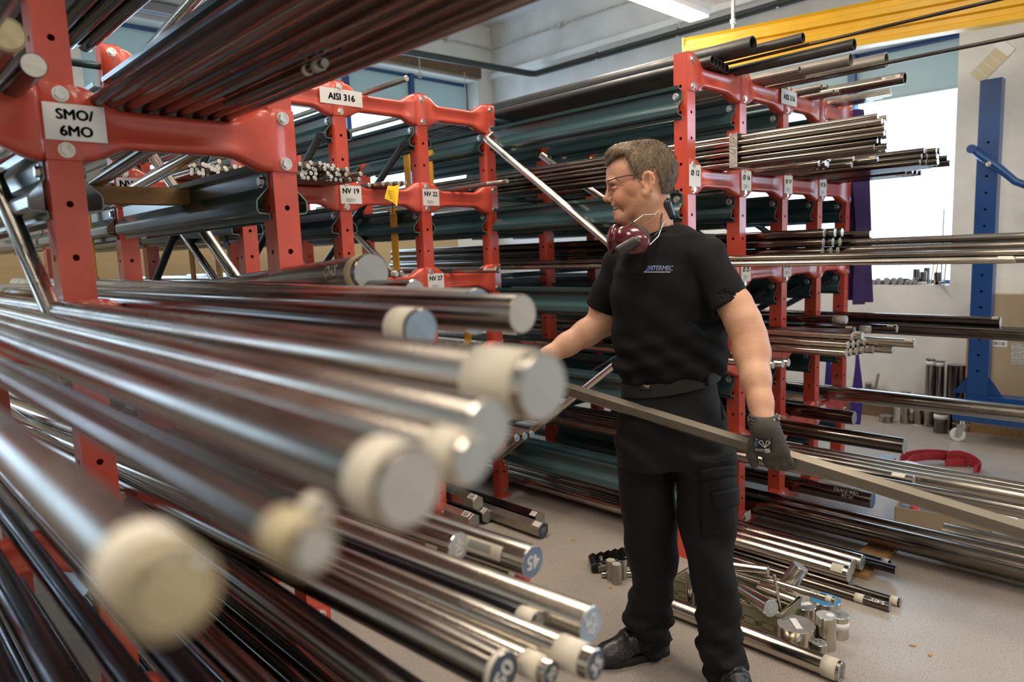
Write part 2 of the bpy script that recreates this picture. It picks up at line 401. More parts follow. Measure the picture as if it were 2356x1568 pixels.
# black pipe and thin conduits
P1 = np.array([-5.85, 6.18, 3.55]); P0 = at(930, 118, 2, 3.55); P0 = P1 + (P0 - P1) * 1.6
root = empty('ceiling_pipe', tuple(P1), 'black pipe running under the ceiling round the wall corner', 'pipe')
L = np.array(root.location)
mb = MB(); mb.tube([P0 - L, (P0 - P1) * .03 + P1 - L, P1 - L + np.array([.03, 0, 0]), np.array([-1.4, 6.18, 3.55]) - L], .035, 14); mb.build('pipe_run', PIPE_BLK, root)
for x in (-4.9, -3.9, -2.9):
    mb = MB(); mb.tube([(x, 6.18, 3.585), (x, 6.18, 3.66)], .006, 6); mb.box((x - .01, 6.14, 3.51), (x + .01, 6.22, 3.515)); mb.box((x - .01, 6.14, 3.585), (x + .01, 6.22, 3.59))
    mb.v = [tuple(np.array(p) - L) for p in mb.v]; mb.build('pipe_clip', ZINC, root)
root = empty('conduit', (-6.66, 6.27, 4.03), 'thin grey conduit along the upper walls meeting in the corner', 'conduit')
mb = MB(); mb.tube([(0, -4, 0), (0, 0, 0), (5.2, 0, 0)], .012, 8); mb.build('conduit_run', ZINC, root)
for p in ((0, -.7, 0), (0, -2.2, 0), (1.15, 0, 0), (3.0, 0, 0)):
    mb = MB(); mb.box((p[0] - .025, p[1] - .02, -.03), (p[0] + .025, p[1] + .02, .03)); mb.build('conduit_clip', ZINC, root)
# cords of the blinds
for i, (px, py, l) in enumerate(((1068, 165, .62), (960, 60, .5))):
    p = at(px, py, 0, XW + .12)
    root = empty('blind_cord', tuple(p), ['pale blind cord with ring hanging before the far window corner', 'pale blind cord hanging left of the window corner'][i], 'cord')
    mb = MB(); mb.tube([(0, 0, 0), (.005, .003, -l / 2), (0, 0, -l)], .005, 6); mb.build('string', PAPER, root)
    mb = MB(); mb.tube([(0, .028 * math.sin(a), -l - .03 + .028 * math.cos(a)) for a in np.linspace(0, 2 * PI, 13)], .005, 6); mb.build('ring', PAPER, root)

# fluorescent lamp in view
LAMP_E = mat('lit_lamp_diffuser', (0.9, 0.88, 0.8), 0.5, emit=((1.0, 0.90, 0.72), 9.0))
pe = at(1610, 42, 2, 3.30)
root = empty('ceiling_lamp', (pe[0], pe[1] - .8, 3.30), 'lit white fluorescent lamp under the ceiling beside the yellow crane beam', 'lamp')
mb = MB(); mb.prism([(-.085, 0), (.085, 0), (.10, .03), (.10, .075), (-.10, .075), (-.10, .03)], -.8, .8, axes='xzy'); mb.build('housing', WHITE_P, root)
mb = MB(); mb.box((-.083, -.79, -.012), (.083, .79, .004)); mb.build('diffuser', LAMP_E, root)
for y in (-.5, .5):
    mb = MB(); mb.tube([(0, y, .07), (0, y, .99)], .006, 6); mb.build('hanger', ZINC, root)
area('ceiling_lamp_light', (pe[0], pe[1] - .8, 3.27), (0.16, 1.5), 50, WARM)
area('added_fill_uplight', (pe[0], pe[1] - .8, 3.40), (0.16, 1.5), 25, WARM, (0, 0, 1))  # unseen fill light added above the housing to lighten the upper wall

# yellow crane beam
A = np.array([-2.92, 4.72, 2.90]); B = np.array([0.6, 5.56, 2.90])
dv = (B - A); LEN = np.linalg.norm(dv); ang = math.atan2(dv[1], dv[0])
root = empty('crane_beam', tuple(A), 'yellow ribbed crane beam hanging above the right rack', 'crane beam', rz=ang)
prof = [(-.05, -.10), (.05, -.10), (.052, -.075), (.036, -.068), (.036, -.045), (.056, -.038), (.056, -.012), (.038, -.004), (.038, .02), (.058, .028), (.058, .055), (.040, .062), (.040, .085), (.05, .10),
        (-.05, .10), (-.04, .085), (-.040, .062), (-.058, .055), (-.058, .028), (-.038, .02), (-.038, -.004), (-.056, -.012), (-.056, -.038), (-.036, -.045), (-.036, -.068), (-.052, -.075)]
prof = [(a, b * 1.32 - .03) for a, b in prof]
mb = MB(); mb.prism(prof, 0, LEN, axes='yzx'); mb.build('girder', CRANE, root)
mb = MB(); mb.box((-.012, -.055, -.165), (0, .055, .105)); mb.build('end_plate', CRANE, root)
ph = at(1722, 50, 1, 5.02); hx = (ph[0] - A[0]) / math.cos(ang)
mb = MB(); mb.box((hx - .11, -.012, .10), (hx + .11, .012, .112)); mb.build('hanger_plate', ZINC, root)
mb = MB(); mb.tube([(hx, 0, .112), (hx, 0, .19), (hx, 0, .32)], [.014, .012, .012], 10); mb.tube([(hx, 0, .15), (hx, 0, .175)], .022, 8); mb.build('hanger_rod', ZINC, root)
mb = MB(); mb.box((hx - .14, -.05, .32), (hx + .14, .05, .37)); mb.box((hx - .17, -.03, .335), (hx + .17, .03, .355)); mb.box((hx - .05, -.05, .37), (hx + .05, .05, 1.38)); mb.build('ceiling_bracket', STEELG, root)

# ================================================================== RACKS
U = [.052 + .455 * k for k in range(7)]
SAD = -.018
PW = .066; PD = .07
def face_holes(mb, o, ux, uy, wdt, hgt, holes, r):
    """flat face with real round holes; o lower-left corner, ux across, uy up"""
    o = np.array(o, float); ux = np.array(ux, float); uy = np.array(uy, float)
    z = 0.0; hh = .03
    for hz in sorted(holes):
        a, b = hz - hh, hz + hh
        mb.add([o + uy * z, o + ux * wdt + uy * z, o + ux * wdt + uy * a, o + uy * a], [(0, 1, 2, 3)])
        c = o + ux * wdt / 2 + uy * hz
        per = [(-1, -1), (0, -1), (1, -1), (1, 0), (1, 1), (0, 1), (-1, 1), (-1, 0)]
        v = [c + ux * p[0] * wdt / 2 + uy * p[1] * hh for p in per]
        an = [math.atan2(p[1], p[0]) for p in per]
        v += [c + (ux * math.cos(t) + uy * math.sin(t)) * r for t in an]
        mb.add(v, [(i, (i + 1) % 8, 8 + (i + 1) % 8, 8 + i) for i in range(8)])
        z = b
    mb.add([o + uy * z, o + ux * wdt + uy * z, o + ux * wdt + uy * hgt, o + uy * hgt], [(0, 1, 2, 3)])
_pm = {}
def post_mesh(H):
    if H in _pm: return _pm[H]
    mb = MB(); hw = PW / 2
    s = .455 / 4
    fh = [u - k * s for u in U[1:] for k in (2, 3) if .08 < u - k * s < H - .05]
    sh = [u - k * s for u in U[1:] for k in (0, 1, 2, 3) if .08 < u - k * s < H - .05]
    face_holes(mb, (0, -hw, 0), (0, 1, 0), (0, 0, 1), PW, H, fh, .0075)
    face_holes(mb, (-PD, -hw, 0), (1, 0, 0), (0, 0, 1), PD, H, sh, .0075)
    face_holes(mb, (0, hw, 0), (-1, 0, 0), (0, 0, 1), PD, H, sh, .0075)
    mb.add([(-PD, hw, 0), (-PD, -hw, 0), (-PD, -hw, H), (-PD, hw, H)], [(0, 1, 2, 3)])
    mb.add([(0, -hw, H), (0, hw, H), (-PD, hw, H), (-PD, -hw, H)], [(0, 1, 2, 3)])
    mb.box((-PD - .006, -hw - .006, 0.0), (.006, hw + .006, .006))
    _pm[H] = mb.me('post', RED); return _pm[H]
def beam_mesh(L, end_post):
    """saddle beam: flange over its left post, then the hollow box span; local y from post centre, z from upper bolt"""
    hw = PW / 2; e = L - hw
    T0, B0, TM, BM = .022, -.136, SAD, -.101
    def ss(q): q = min(1, max(0, q)); return q * q * (3 - 2 * q)
    def row(y, thin=0):
        q = min(y - hw, e - y); kt = ss((q - .012) / .085); kb = ss((q - .008) / .095)
        return (y, T0 + (TM - T0) * kt, B0 + (BM - B0) * kb, thin)
    st = [(-hw - .002, T0, B0, 1), (hw - .001, T0, B0, 1)] + [row(hw + d) for d in (.002, .012, .024, .038, .053, .068, .084, .104, .13)] + [row(L / 2)] + [row(e - d) for d in (.13, .104, .084, .068, .053, .038, .024, .012, .002)]
    if end_post: st += [(e + .001, T0, B0, 1), (L + hw + .002, T0, B0, 1)]
    v = []; f = []; n = 14
    for y, t, b, thin in st:
        k = min(1, max(0, (min(y - hw, e - y)) / .09)); k = k * k * (3 - 2 * k)
        xf = .0045 - .010 * k; xb = .0012 if thin else -.056
        r = .0015 if thin else .013
        ring = []
        for (cx, cz, a0) in ((xf - r, t - r, 0), (xb + r, t - r, 90), (xb + r, b + r, 180), (xf - r, b + r, 270)):
            for q in range(3):
                a = math.radians(a0 + 45 * q); ring.append((cx + r * math.cos(a), y, cz + r * math.sin(a)))
        # mid points for pressed face
        mid = (t + b) / 2
        ring = ring[:] + [(xf - .006 * k, y, mid - (t - b) * .22), (xf - .006 * k, y, mid + (t - b) * .22)]
        v += ring
    m = len(st)
    for i in range(m - 1):
        for k in range(n): f.append((i * n + k, i * n + (k + 1) % n, (i + 1) * n + (k + 1) % n, (i + 1) * n + k))
    f.append(tuple(range(n - 1, -1, -1))); f.append(tuple((m - 1) * n + k for k in range(n)))
    f = [tuple(reversed(q)) for q in f]
    sm = [True] * (len(f) - 2) + [False, False]
    me = mesh('beam', v, f, RED, None, sm)
    return me
mb = MB()
mb.prism([(.0165 * math.cos(a), .0165 * math.sin(a)) for a in np.linspace(0, 2 * PI, 17)[:-1]], .0, .002, axes='yzx')
mb.prism([(.0125 * math.cos(a), .0125 * math.sin(a)) for a in np.linspace(.3, .3 + 2 * PI, 7)[:-1]], .002, .0095, axes='yzx')
BOLT = mb.me('bolt', ZINC)
_cm = {}
CHP = [(.030, .014), (.028, .001), (.005, -.003), (.002, -.008), (.002, -.045), (.034, -.078), (.036, -.084), (.036, -.104), (.032, -.110), (.005, -.113), (.003, -.117), (.003, -.130)]
def channel_mesh(L, side):
    k = (round(L, 3), side)
    if k in _cm: return _cm[k]
    n = len(CHP); P = [np.array(p) for p in CHP]; t = .003; Q = []
    for i in range(n):
        d = P[min(i + 1, n - 1)] - P[max(i - 1, 0)]; d = d / np.linalg.norm(d); nrm = np.array([-d[1], d[0]]); Q.append(P[i] + nrm * t)
    loop = P + Q[::-1]; m = len(loop)
    v = [(0, side * p[0], p[1]) for p in loop] + [(-L, side * p[0], p[1]) for p in loop]
    f = [(i, (i + 1) % m, m + (i + 1) % m, m + i) for i in range(m)]
    mi = [0] * m
    for i in range(n - 1): f.append((i, i + 1, m - 2 - i, m - 1 - i)); mi.append(1)
    if side < 0: f = [tuple(reversed(q)) for q in f]
    _cm[k] = mesh('channel', v, f, [GREEN, GREEN_EDGE], mi)
    return _cm[k]
def card(root, name, lines, Y, Z, wy, hz, X, sizes, printed=True):
    L = np.array(root.location)
    mb = MB(); mb.box((0, -wy / 2, -hz / 2), (.0012, wy / 2, hz / 2))
    c = mb.build(name, PAPER_W, root, tuple(np.array([X, Y, Z]) - L))
    n = len(lines)
    for i, (s, z) in enumerate(lines):
        text_obj('lettering', s, sizes, INK, c, (.0018, 0, z), (0, 1, 0), (0, 0, 1), bold=sizes * .045)
    if printed:
        mb = MB()
        for k, q in enumerate((.6, .9, .8, .5)):
            mb.box((.0014, -wy * .26, -hz * .22 - k * hz * .055), (.0018, -wy * .26 + wy * .52 * q, -hz * .22 - k * hz * .055 + hz * .025))
        mb.build('small_print', INK_G, c)
    return c
def rack(label, frames, loc, group=None):
    """frames: list of dicts X, posts, H, beams [levels], ties [levels], channels (length, levels)"""
    root = empty('bar_rack', loc, label, 'rack', group)
    L = np.array(loc)
    for fr in frames:
        X = fr['X']; ps = fr['posts']; H = fr['H']
        for i, y in enumerate(ps):
            po = link('post', post_mesh(H), root, tuple(np.array([X, y, 0]) - L))
            for k in range(6):
                if U[k] > H: continue
                if fr.get('bolts', True):
                    for dz in ((0, -.115) if k > 0 else (0,)):
                        link('bolt', BOLT, po, (.0045, .004, U[k] + dz))
            for k in fr.get('chan_levels', ()):
                for sd in (-1, 1):
                    if i == 0 and sd < 0 and fr.get('no_first'): continue
                    ch = link('channel', channel_mesh(fr['chan_len'], sd), root, tuple(np.array([X - .025, y + sd * PW / 2, U[k] - .128]) - L))
                    if fr.get('bolts', True):
                        b = link('bolt', BOLT, ch, (-.03, sd * .0055, -.028), (0, 0, sd * PI / 2))
        for i in range(len(ps) - 1):
            for k in fr.get('beams', ()):
                key = (round(ps[i + 1] - ps[i], 3), i == len(ps) - 2)
                if key not in _bm: _bm[key] = beam_mesh(*key)
                if k == 0:
                    pass
                link('beam', _bm[key], root, tuple(np.array([X, ps[i], U[k] if k else U[0] + .11]) - L)) if k else link('beam', foot_beam(key[0]), root, tuple(np.array([X, ps[i], U[0]]) - L))
            for k in fr.get('ties', ()):
                mb = MB(); y0, y1 = ps[i] + PW / 2 - .002, ps[i + 1] - PW / 2 + .002
                mb.tube([(X - .035, y0, U[k] - .045), (X - .035, y1, U[k] - .045)], .0145, 10); mb.v = [tuple(np.array(p) - L) for p in mb.v]
                mb.build('tie_bar', GREEN, root)
    return root
_bm = {}; _fb = {}
def foot_beam(Ln):
    if Ln in _fb: return _fb[Ln]
    hw = PW / 2; mb = MB()
    st = [(-hw, .036, 1), (hw, .036, 1), (.06, .026, 0), (.10, -.004, 0), (.16, -.018, 0), (Ln / 2, -.018, 0), (Ln - .16, -.018, 0), (Ln - .10, -.004, 0), (Ln - .06, .026, 0), (Ln - hw - .001, .036, 0)]
    v = []; f = []
    for y, t, thin in st:
        xb = .001 if thin else -.056; v += [(.0045, y, -.048), (.0045, y, t), (xb, y, t), (xb, y, -.048)]
    for i in range(len(st) - 1):
        for k in range(4): f.append((i * 4 + k, i * 4 + (k + 1) % 4, i * 4 + 4 + (k + 1) % 4, i * 4 + 4 + k))
    f.append((0, 1, 2, 3)); e = 4 * (len(st) - 1); f.append((e + 3, e + 2, e + 1, e))
    _fb[Ln] = mesh('foot_beam', v, f, RED, None, False); return _fb[Ln]
XA, XN, XC = -1.75, -3.07, -4.39
YL = [-.108, .392, .889]
YN = [.880, 1.374, 1.868, 2.364, 2.857]
YR = [2.868, 3.345, 3.822, 4.288, 4.722]
rl = rack('near red steel bar rack at the left, its beam labelled SMO/6MO', [
    dict(X=XA, posts=YL, H=2.95, beams=[1, 2, 3, 4, 5], chan_levels=[2, 3, 4, 5], chan_len=1.24),
    dict(X=XN, posts=YL[:2], H=2.42, beams=[1], ties=[2, 3, 4, 5], chan_levels=[4, 5], chan_len=1.24, bolts=False)], (XA, .392, 0))
rn = rack('red steel bar rack at the back with labels NV 19, NV 22 and NV 27', [
    dict(X=XN, posts=YN, H=2.357, beams=[1, 2, 3, 4, 5], chan_levels=[1, 2, 3, 4, 5], chan_len=1.24),
    dict(X=XC, posts=YN, H=2.357, ties=[2, 3, 4, 5], chan_levels=[3, 4, 5], chan_len=1.3, bolts=False)], (XN, 1.868, 0))
rr = rack('red steel bar rack at the right, labelled Ø 12 to Ø 25', [
    dict(X=XA, posts=YR, H=2.357, beams=[0, 1, 2, 3, 4, 5], chan_levels=[1, 2, 3, 4, 5], chan_len=1.24),
    dict(X=XN, posts=YR[1:], H=2.357, ties=[1, 2, 3, 4, 5], chan_levels=[2, 3, 4, 5], chan_len=1.24, bolts=False)], (XA, 3.8, 0))
def tie_extra(root, X, y0, y1, ks):
    L = np.array(root.location)
    for k in ks:
        mb = MB(); mb.tube([(X, y0, U[k] - .05), (X, y1, U[k] - .05)], .0145, 10); mb.v = [tuple(np.array(p) - L) for p in mb.v]; mb.build('tie_bar', GREEN, root)
tie_extra(rr, XN - .03, YN[-1] + .034, YR[1] - .034, [1, 2, 3, 4, 5])
tie_extra(rl, XN - .03, YL[1] + .034, YN[0] - .034, [2, 3, 4, 5])
def brace(root, p, q, m=TUBE, r=.0195, via=None):
    L = np.array(root.location); p = np.array(p, float); q = np.array(q, float)
    pts = [p] + ([np.array(via, float)] if via is not None else []) + [q]
    if via is not None:
        k = pts[1]; dq = (q - k) / np.linalg.norm(q - k); pts = [p + np.array([.012, 0, -.012]), k * .75 + p * .25, k, k + dq * .03, q]
        rs = [.008, .011, r * .9, r, r]
    else: rs = [r] * len(pts)
    mb = MB(); mb.tube([x - L for x in pts], rs, 14)
    b = mb.build('brace', m, root)
    if via is not None:
        mb = MB(); mb.box((.0, -.017, -.026), (.004, .017, .022)); e = mb.build('brace_end', ZINC, b, tuple(p - L)); 
        o = link('bolt', BOLT, b, tuple(p - L + np.array([.004, 0, .004])))
S_ = .034
brace(rr, (XN + .006, YN[-1] + .010, 2.212), (XA - .05, YR[0] - S_ - .064, 1.275), via=(XN + .05, 2.778, 2.150))
brace(rr, (XN + .006, YN[-1] + .014, .225), (XA - .05, YR[0] - S_ - .064, 1.17), TUBE, via=(XN + .05, 2.778, .285))
def brace_on(px0, py0, px1, py1, Y, e0, e1):
    a = at(px0, py0, 1, Y); b = at(px1, py1, 1, Y); d = (b - a) / np.linalg.norm(b - a); brace(rl, a - d * e0, b + d * e1)
brace_on(347, 353, 550, 650, .965, .25, .12)
brace_on(40, 530, 118, 712, .322, .25, .12)
brace_on(365, 90, 445, 0, .965, .35, .5)
for y, m in ((YN[0], DTUBE), (YN[1], TUBE), (YN[2], TUBE), (YN[3], TUBE)):
    brace(rn, (XC, y - .06, 2.10), (XN - .06, y - .06, 1.28), m)
for y in YN[1:4]:
    brace(rn, (XC, y - .08, 1.25), (XN - .06, y - .08, 2.1), DTUBE)
for y, m in ((YR[1], TUBE), (YR[2], DTUBE), (YR[3], DTUBE), (YR[4], DTUBE)):
    brace(rr, (XN, y - .06, .55), (XA - .08, y - .06, 1.24), DTUBE)
    brace(rr, (XN, y - .06, 2.10), (XA - .08, y - .06, 1.3), m)
# label cards
card(rl, 'label_card', [('SMO/', .016), ('6MO', -.018)], .418, U[4] - .057, .116, .076, XA + .006, .030, False)
card(rl, 'label_card', [('6', 0)], .418, U[2] - .045, .10, .074, XA + .006, .001, False)
card(rn, 'label_card', [('AISI 316', 0)], YN[2] + .012, U[5] - .048, .232, .074, XN + .006, .043, False)
card(rn, 'label_card', [('NV 19', .018)], YN[2] + .03, U[4] - .055, .118, .088, XN + .006, .036)
card(rn, 'label_card', [('NV 22', .018)], YN[3] + .03, U[4] - .055, .110, .088, XN + .006, .034)
card(rn, 'label_card', [('NV 27', .018)], YN[3] + .035, U[3] - .055, .110, .088, XN + .006, .034)
card(rn, 'label_card', [('NV 16', .018)], YN[0] + .03, U[4] - .06, .118, .085, XN + .006, .036)
card(rr, 'label_card', [('Ø 12', .012)], YR[0] + .016, U[4] - .052, .098, .098, XA + .0065, .034, False)
card(rr, 'label_card', [('Ø 16', .016)], YR[1] + .022, U[4] - .055, .10, .098, XA + .0065, .034)
card(rr, 'label_card', [('Ø 19', .016)], YR[2] + .022, U[4] - .055, .10, .098, XA + .0065, .034)
card(rr, 'label_card', [('Ø 20', .016)], YR[3] + .022, U[4] - .055, .10, .098, XA + .0065, .034)
card(rr, 'label_card', [('Ø 25', .012)], YR[1] + .022, U[3] - .055, .10, .10, XA + .0065, .034)
card(rr, 'label_card', [('Ø 28', .012)], YR[2] + .022, U[3] - .055, .10, .10, XA + .0065, .034)
card(rr, 'label_card', [('AISI 316', 0)], YR[2] + .02, U[5] - .05, .19, .078, XA + .0065, .040, False)
card(rr, 'label_card', [('1', 0)], YR[1] + .05, U[0] + .0, .07, .05, XA + .006, .001, False)
card(rr, 'label_card', [('1', 0)], YR[3] + .06, U[1] - .055, .12, .06, XA + .006, .001, False)

# yellow cradles hanging between the posts of the back rack
def cradle(Y0, Y1, ztop, zbot, X, label):
    root = empty('yellow_cradle', (X, (Y0 + Y1) / 2, zbot), label, 'cradle', None)
    hw = (Y1 - Y0) / 2; h = ztop - zbot; r = .045
    pts = [(-hw, h)] + [(-hw + r - r * math.cos(a), r - r * math.sin(a)) for a in np.linspace(0, PI / 2, 6)] + [(hw - r + r * math.sin(a), r - r * math.cos(a)) for a in np.linspace(0, PI / 2, 6)] + [(hw, h)]
    t = .008; v = []; f = []; n = len(pts)
    for i, (y, z) in enumerate(pts):
        a = np.array(pts[min(i + 1, n - 1)]) - np.array(pts[max(i - 1, 0)]); a = a / np.linalg.norm(a); nr = np.array([-a[1], a[0]]) * t
        for dx, o in ((-.028, 0), (.028, 0), (.028, 1), (-.028, 1)): v.append((dx, y + nr[0] * o, z + nr[1] * o))
    for i in range(n - 1):
        for k in range(4): f.append((i * 4 + k, i * 4 + (k + 1) % 4, i * 4 + 4 + (k + 1) % 4, i * 4 + 4 + k))
    f += [(3, 2, 1, 0), tuple(4 * (n - 1) + k for k in range(4))]
    link('u_bar', mesh('u_bar', v, f, YELLOW), root)
    for sg in (-1, 1):
        mb = MB(); mb.box((-.02, sg * hw - .012, h - .004), (.02, sg * hw + .012, h + .03)); mb.build('hook', YELLOW, root)
cradle(YN[0] + .055, YN[1] - .06, U[4] - .13, U[3] - .02, XN - .22, 'yellow U-shaped cradle behind the post left of label NV 19')
cradle(YN[2] + .06, YN[3] - .06, U[4] - .13, U[3] - .02, XN - .22, 'yellow U-shaped cradle between the labels NV 19 and NV 22, lower part')
cradle(YN[3] + .06, YN[4] - .05, U[3] - .13, U[2] - .02, XN - .22, 'yellow U-shaped cradle in the bay under label NV 27')
cradle(YN[3] + .25, YN[4] - .06, U[5] - .2, U[4] - .02, XN - .5, 'yellow U-shaped cradle high behind the rightmost back rack post')
cradle(YL[1] + .05, YN[0] - .06, U[4] - .13, U[3] - .02, XN - .30, 'yellow U-shaped cradle deep in the left rack')
cradle(YN[1] + .06, YN[2] - .08, U[4] - .13, U[3] - .02, XN - .9, 'pale yellow U-shaped cradle behind the two middle posts of the back rack')

# ================================================================== BARS
_rm = {}
def bar_mesh(r, L, side, end, kind='round', n=None):
    k = (round(r, 4), round(L, 3), side.name, end.name, kind)
    if k in _rm: return _rm[k]
    n = n or (6 if kind == 'hex' else (4 if kind == 'square' else (28 if r > .03 else (22 if r > .012 else 12))))
    off = PI / 6 if kind == 'hex' else (PI / 4 if kind == 'square' else 0)
    c = min(.0015, r * .12) if kind != 'pipe' else 0
    v = []; f = []; mi = []; sm = []
    an = [2 * PI * i / n + off for i in range(n)]
    rings = [(-L, r), (0 - c, r)] + ([(0, r - c)] if c else [])
    rd = kind in ('round', 'pipe')
    for x, rr in rings: v += [(x, rr * math.cos(a), rr * math.sin(a)) for a in an]
    if rd:
        for q in range(len(rings) - 1):
            if q == 1:   # chamfer gets its own vertices
                b = len(v); v += [(rings[1][0], r * math.cos(a), r * math.sin(a)) for a in an]
                for i in range(n): f.append((b + i, b + (i + 1) % n, 2 * n + (i + 1) % n, 2 * n + i)); mi.append(0); sm.append(False)
            else:
                for i in range(n): f.append((i, (i + 1) % n, n + (i + 1) % n, n + i)); mi.append(0); sm.append(True)
    else:
        for q in range(len(rings) - 1):
            for i in range(n): f.append((q * n + i, q * n + (i + 1) % n, q * n + n + (i + 1) % n, q * n + n + i)); mi.append(0); sm.append(False)
    if kind == 'pipe':
        ri = r * .86 if r > .02 else r * .8; b = len(v)
        v += [(0, r * math.cos(a), r * math.sin(a)) for a in an] + [(0, ri * math.cos(a), ri * math.sin(a)) for a in an]
        for i in range(n): f.append((b + i, b + (i + 1) % n, b + n + (i + 1) % n, b + n + i)); mi.append(1); sm.append(False)
        b2 = len(v); D = min(L, .5)
        v += [(0, ri * math.cos(a), ri * math.sin(a)) for a in an] + [(-D, ri * math.cos(a), ri * math.sin(a)) for a in an]
        for i in range(n): f.append((b2 + i, b2 + n + i, b2 + n + (i + 1) % n, b2 + (i + 1) % n)); mi.append(0); sm.append(True)
        f.append(tuple(b2 + n + i for i in range(n))); mi.append(0); sm.append(False)
    else:
        b = len(v); rr = rings[-1][1]; v += [(0, rr * math.cos(a), rr * math.sin(a)) for a in an]
        f.append(tuple(b + i for i in range(n))); mi.append(1); sm.append(False)
    b = len(v); v += [(-L, r * math.cos(a), r * math.sin(a)) for a in an]
    f.append(tuple(b + n - 1 - i for i in range(n))); mi.append(1); sm.append(False)
    f = [tuple(reversed(q)) if False else q for q in f]
    _rm[k] = mesh('bar', v, f, [side, end], mi, sm)
    return _rm[k]

def decorate(o, r, kind='round', wrap=None, stick=None, end=None, endtxt=None, band=None, scrib=None):
    n = 6 if kind == 'hex' else 24; off = PI / 6 if kind == 'hex' else 0
    if wrap:                                # (distance from end, width, material[, extra radius])
        for wq in (wrap if isinstance(wrap, list) else [wrap]):
            d, wd, m = wq[:3]; R = r + (wq[3] if len(wq) > 3 else .0008); an = [2 * PI * i / n + off for i in range(n)]
            v = []
            for x, rr in ((-d - wd, r * .995), (-d - wd, R), (-d, R), (-d, r * .995)): v += [(x, rr * math.cos(a), rr * math.sin(a)) for a in an]
            f = [(q * n + i, q * n + (i + 1) % n, q * n + n + (i + 1) % n, q * n + n + i) for q in range(3) for i in range(n)]
            link('paper_wrap', mesh('paper_wrap', v, f, m, None, [False] * n + [kind != 'hex'] * n + [False] * n), o)
    if stick:                               # sticker: (dist, length, angle from, angle to, material)
        d, wd, a0, a1, m = stick; q = 7; R = r + .0007; v = []
        for x in (-d - wd, -d):
            for i in range(q):
                a = a0 + (a1 - a0) * i / (q - 1)
                rr = R if kind != 'hex' else R * math.cos(PI / 6) / math.cos(((a - PI / 6 + PI / 6) % (PI / 3)) - PI / 6)
                v.append((x, -rr * math.sin(a), rr * math.cos(a)))
        lb = link('sticker', mesh('sticker', v, [(i, i + 1, q + i + 1, q + i) for i in range(q - 1)], m, None, kind != 'hex'), o)
        if wd > .05:
            for k in range(4):
                a = a0 + (a1 - a0) * (.25 + .14 * k); rr = R + .0004
                mb = MB(); da = .05
                mb.add([(-d - wd * .8, -rr * math.sin(a - da), rr * math.cos(a - da)), (-d - wd * .25, -rr * math.sin(a - da), rr * math.cos(a - da)), (-d - wd * .25, -rr * math.sin(a + da), rr * math.cos(a + da)), (-d - wd * .8, -rr * math.sin(a + da), rr * math.cos(a + da))], [(0, 1, 2, 3)])
                mb.build('print_line', INK_G, lb)
    if end:
        an = [2 * PI * i / n + off for i in range(n)]; rr = r * (.955 if kind != 'hex' else .97)
        link('end_paint', mesh('end_paint', [(.0006, rr * math.cos(a), rr * math.sin(a)) for a in an], [tuple(range(n))], end), o)
    if endtxt:
        s, size, rot, m = endtxt
        text_obj('lettering', s, size, m, o, (.0012, 0, 0), (0, math.cos(rot), math.sin(rot)), (0, -math.sin(rot), math.cos(rot)), bold=size * .03)
    if scrib:                               # writing along the bar: (text, size, dist, angle, flip, material)
        for s, size, d, a0, fl, m in (scrib if isinstance(scrib, list) else [scrib]):
            v, f = text(s, size, size * .012); R = r + .0006; sg = -1 if fl else 1
            vv = []
            for p in v:
                a = a0 - sg * p[1] / r; vv.append((-d + sg * p[0], -R * math.sin(a), R * math.cos(a)))
            link('lettering', mesh('lettering', vv, f, m), o)
    return o

def bar(label, p1, p0=None, r=.02, X0=None, side=None, end=None, kind='round', group=None, name=None, cat=None, **kw):
    """front end centre p1; runs to p0 (or along -X to X0)"""
    side = side or ST_M; end = end or CUT
    kn, kc = dict(pipe=('steel_pipe', 'pipe'), hex=('hexagonal_bar', 'bar'), square=('flat_bar', 'bar')).get(kind, ('thin_rod', 'rod') if r < .0165 else ('steel_bar', 'bar'))
    name = name or kn; cat = cat or kc
    p1 = np.array(p1, float)
    if p0 is None: p0 = np.array([X0, p1[1], p1[2]])
    p0 = np.array(p0, float); L = float(np.linalg.norm(p1 - p0))
    o = link(name, bar_mesh(r, L, side, end, kind), None, tuple(p1), None)
    d = Vector((p1 - p0) / L)
    o.rotation_mode = 'QUATERNION'
    zax = Vector((0, 0, 1)); 
    if abs(d.z) > .95: zax = Vector((0, 1, 0))
    yv = zax.cross(d).normalized(); zv = d.cross(yv)
    o.rotation_quaternion = Matrix((d, yv, zv)).transposed().to_quaternion()
    tag(o, label, cat, group)
    decorate(o, r, kind, **kw)
    return o
ZL = [u + SAD for u in U]

# ---------------------------------------------------------------- near rack, level with the big protruding bars (SMO level below)
def onY(px, py, Y): return at(px, py, 1, Y)
def cant(label, px, py, Y, r, lev=3, X0=-4.3, yaw=0.0, **kw):
    """bar resting on the front saddle, end seen at the survey point, slight sag"""
    p = onY(px, py, Y); sx = XA - .02; zs = ZL[lev] + r + .001
    s = (p[2] - zs) / (p[0] - sx)
    p0 = np.array([X0, Y, zs + .2 * s * (X0 - sx)])
    p0[1] -= yaw * (p[0] - X0)
    return bar(label, p, p0, r, **kw)
W_ = lambda d, w, m=PAPER, e=.0012: (d, w, m, e)
def C(label, *a, endm=None, **kw):
    return cant(label, *a, **({'end': endm} if endm else {}), **kw)
C('blurred steel bar with pale blue end, white wrap and a paper lug on top', 970, 757, .498, .0245, side=ST_D, wrap=W_(.004, .04), endm=PAINT_LB, scrib=('SMO', .03, .10, -.9, False, CHALK_D))
C('long steel bar with plain whitish end reaching furthest right at eye level', 1203, 722, .612, .0245, side=ST_M, endm=PAINT_W)
C('thick steel bar with pale blue end behind the longest eye-level bar', 1098, 716, .690, .0345, side=ST_B, endm=PAINT_LB)
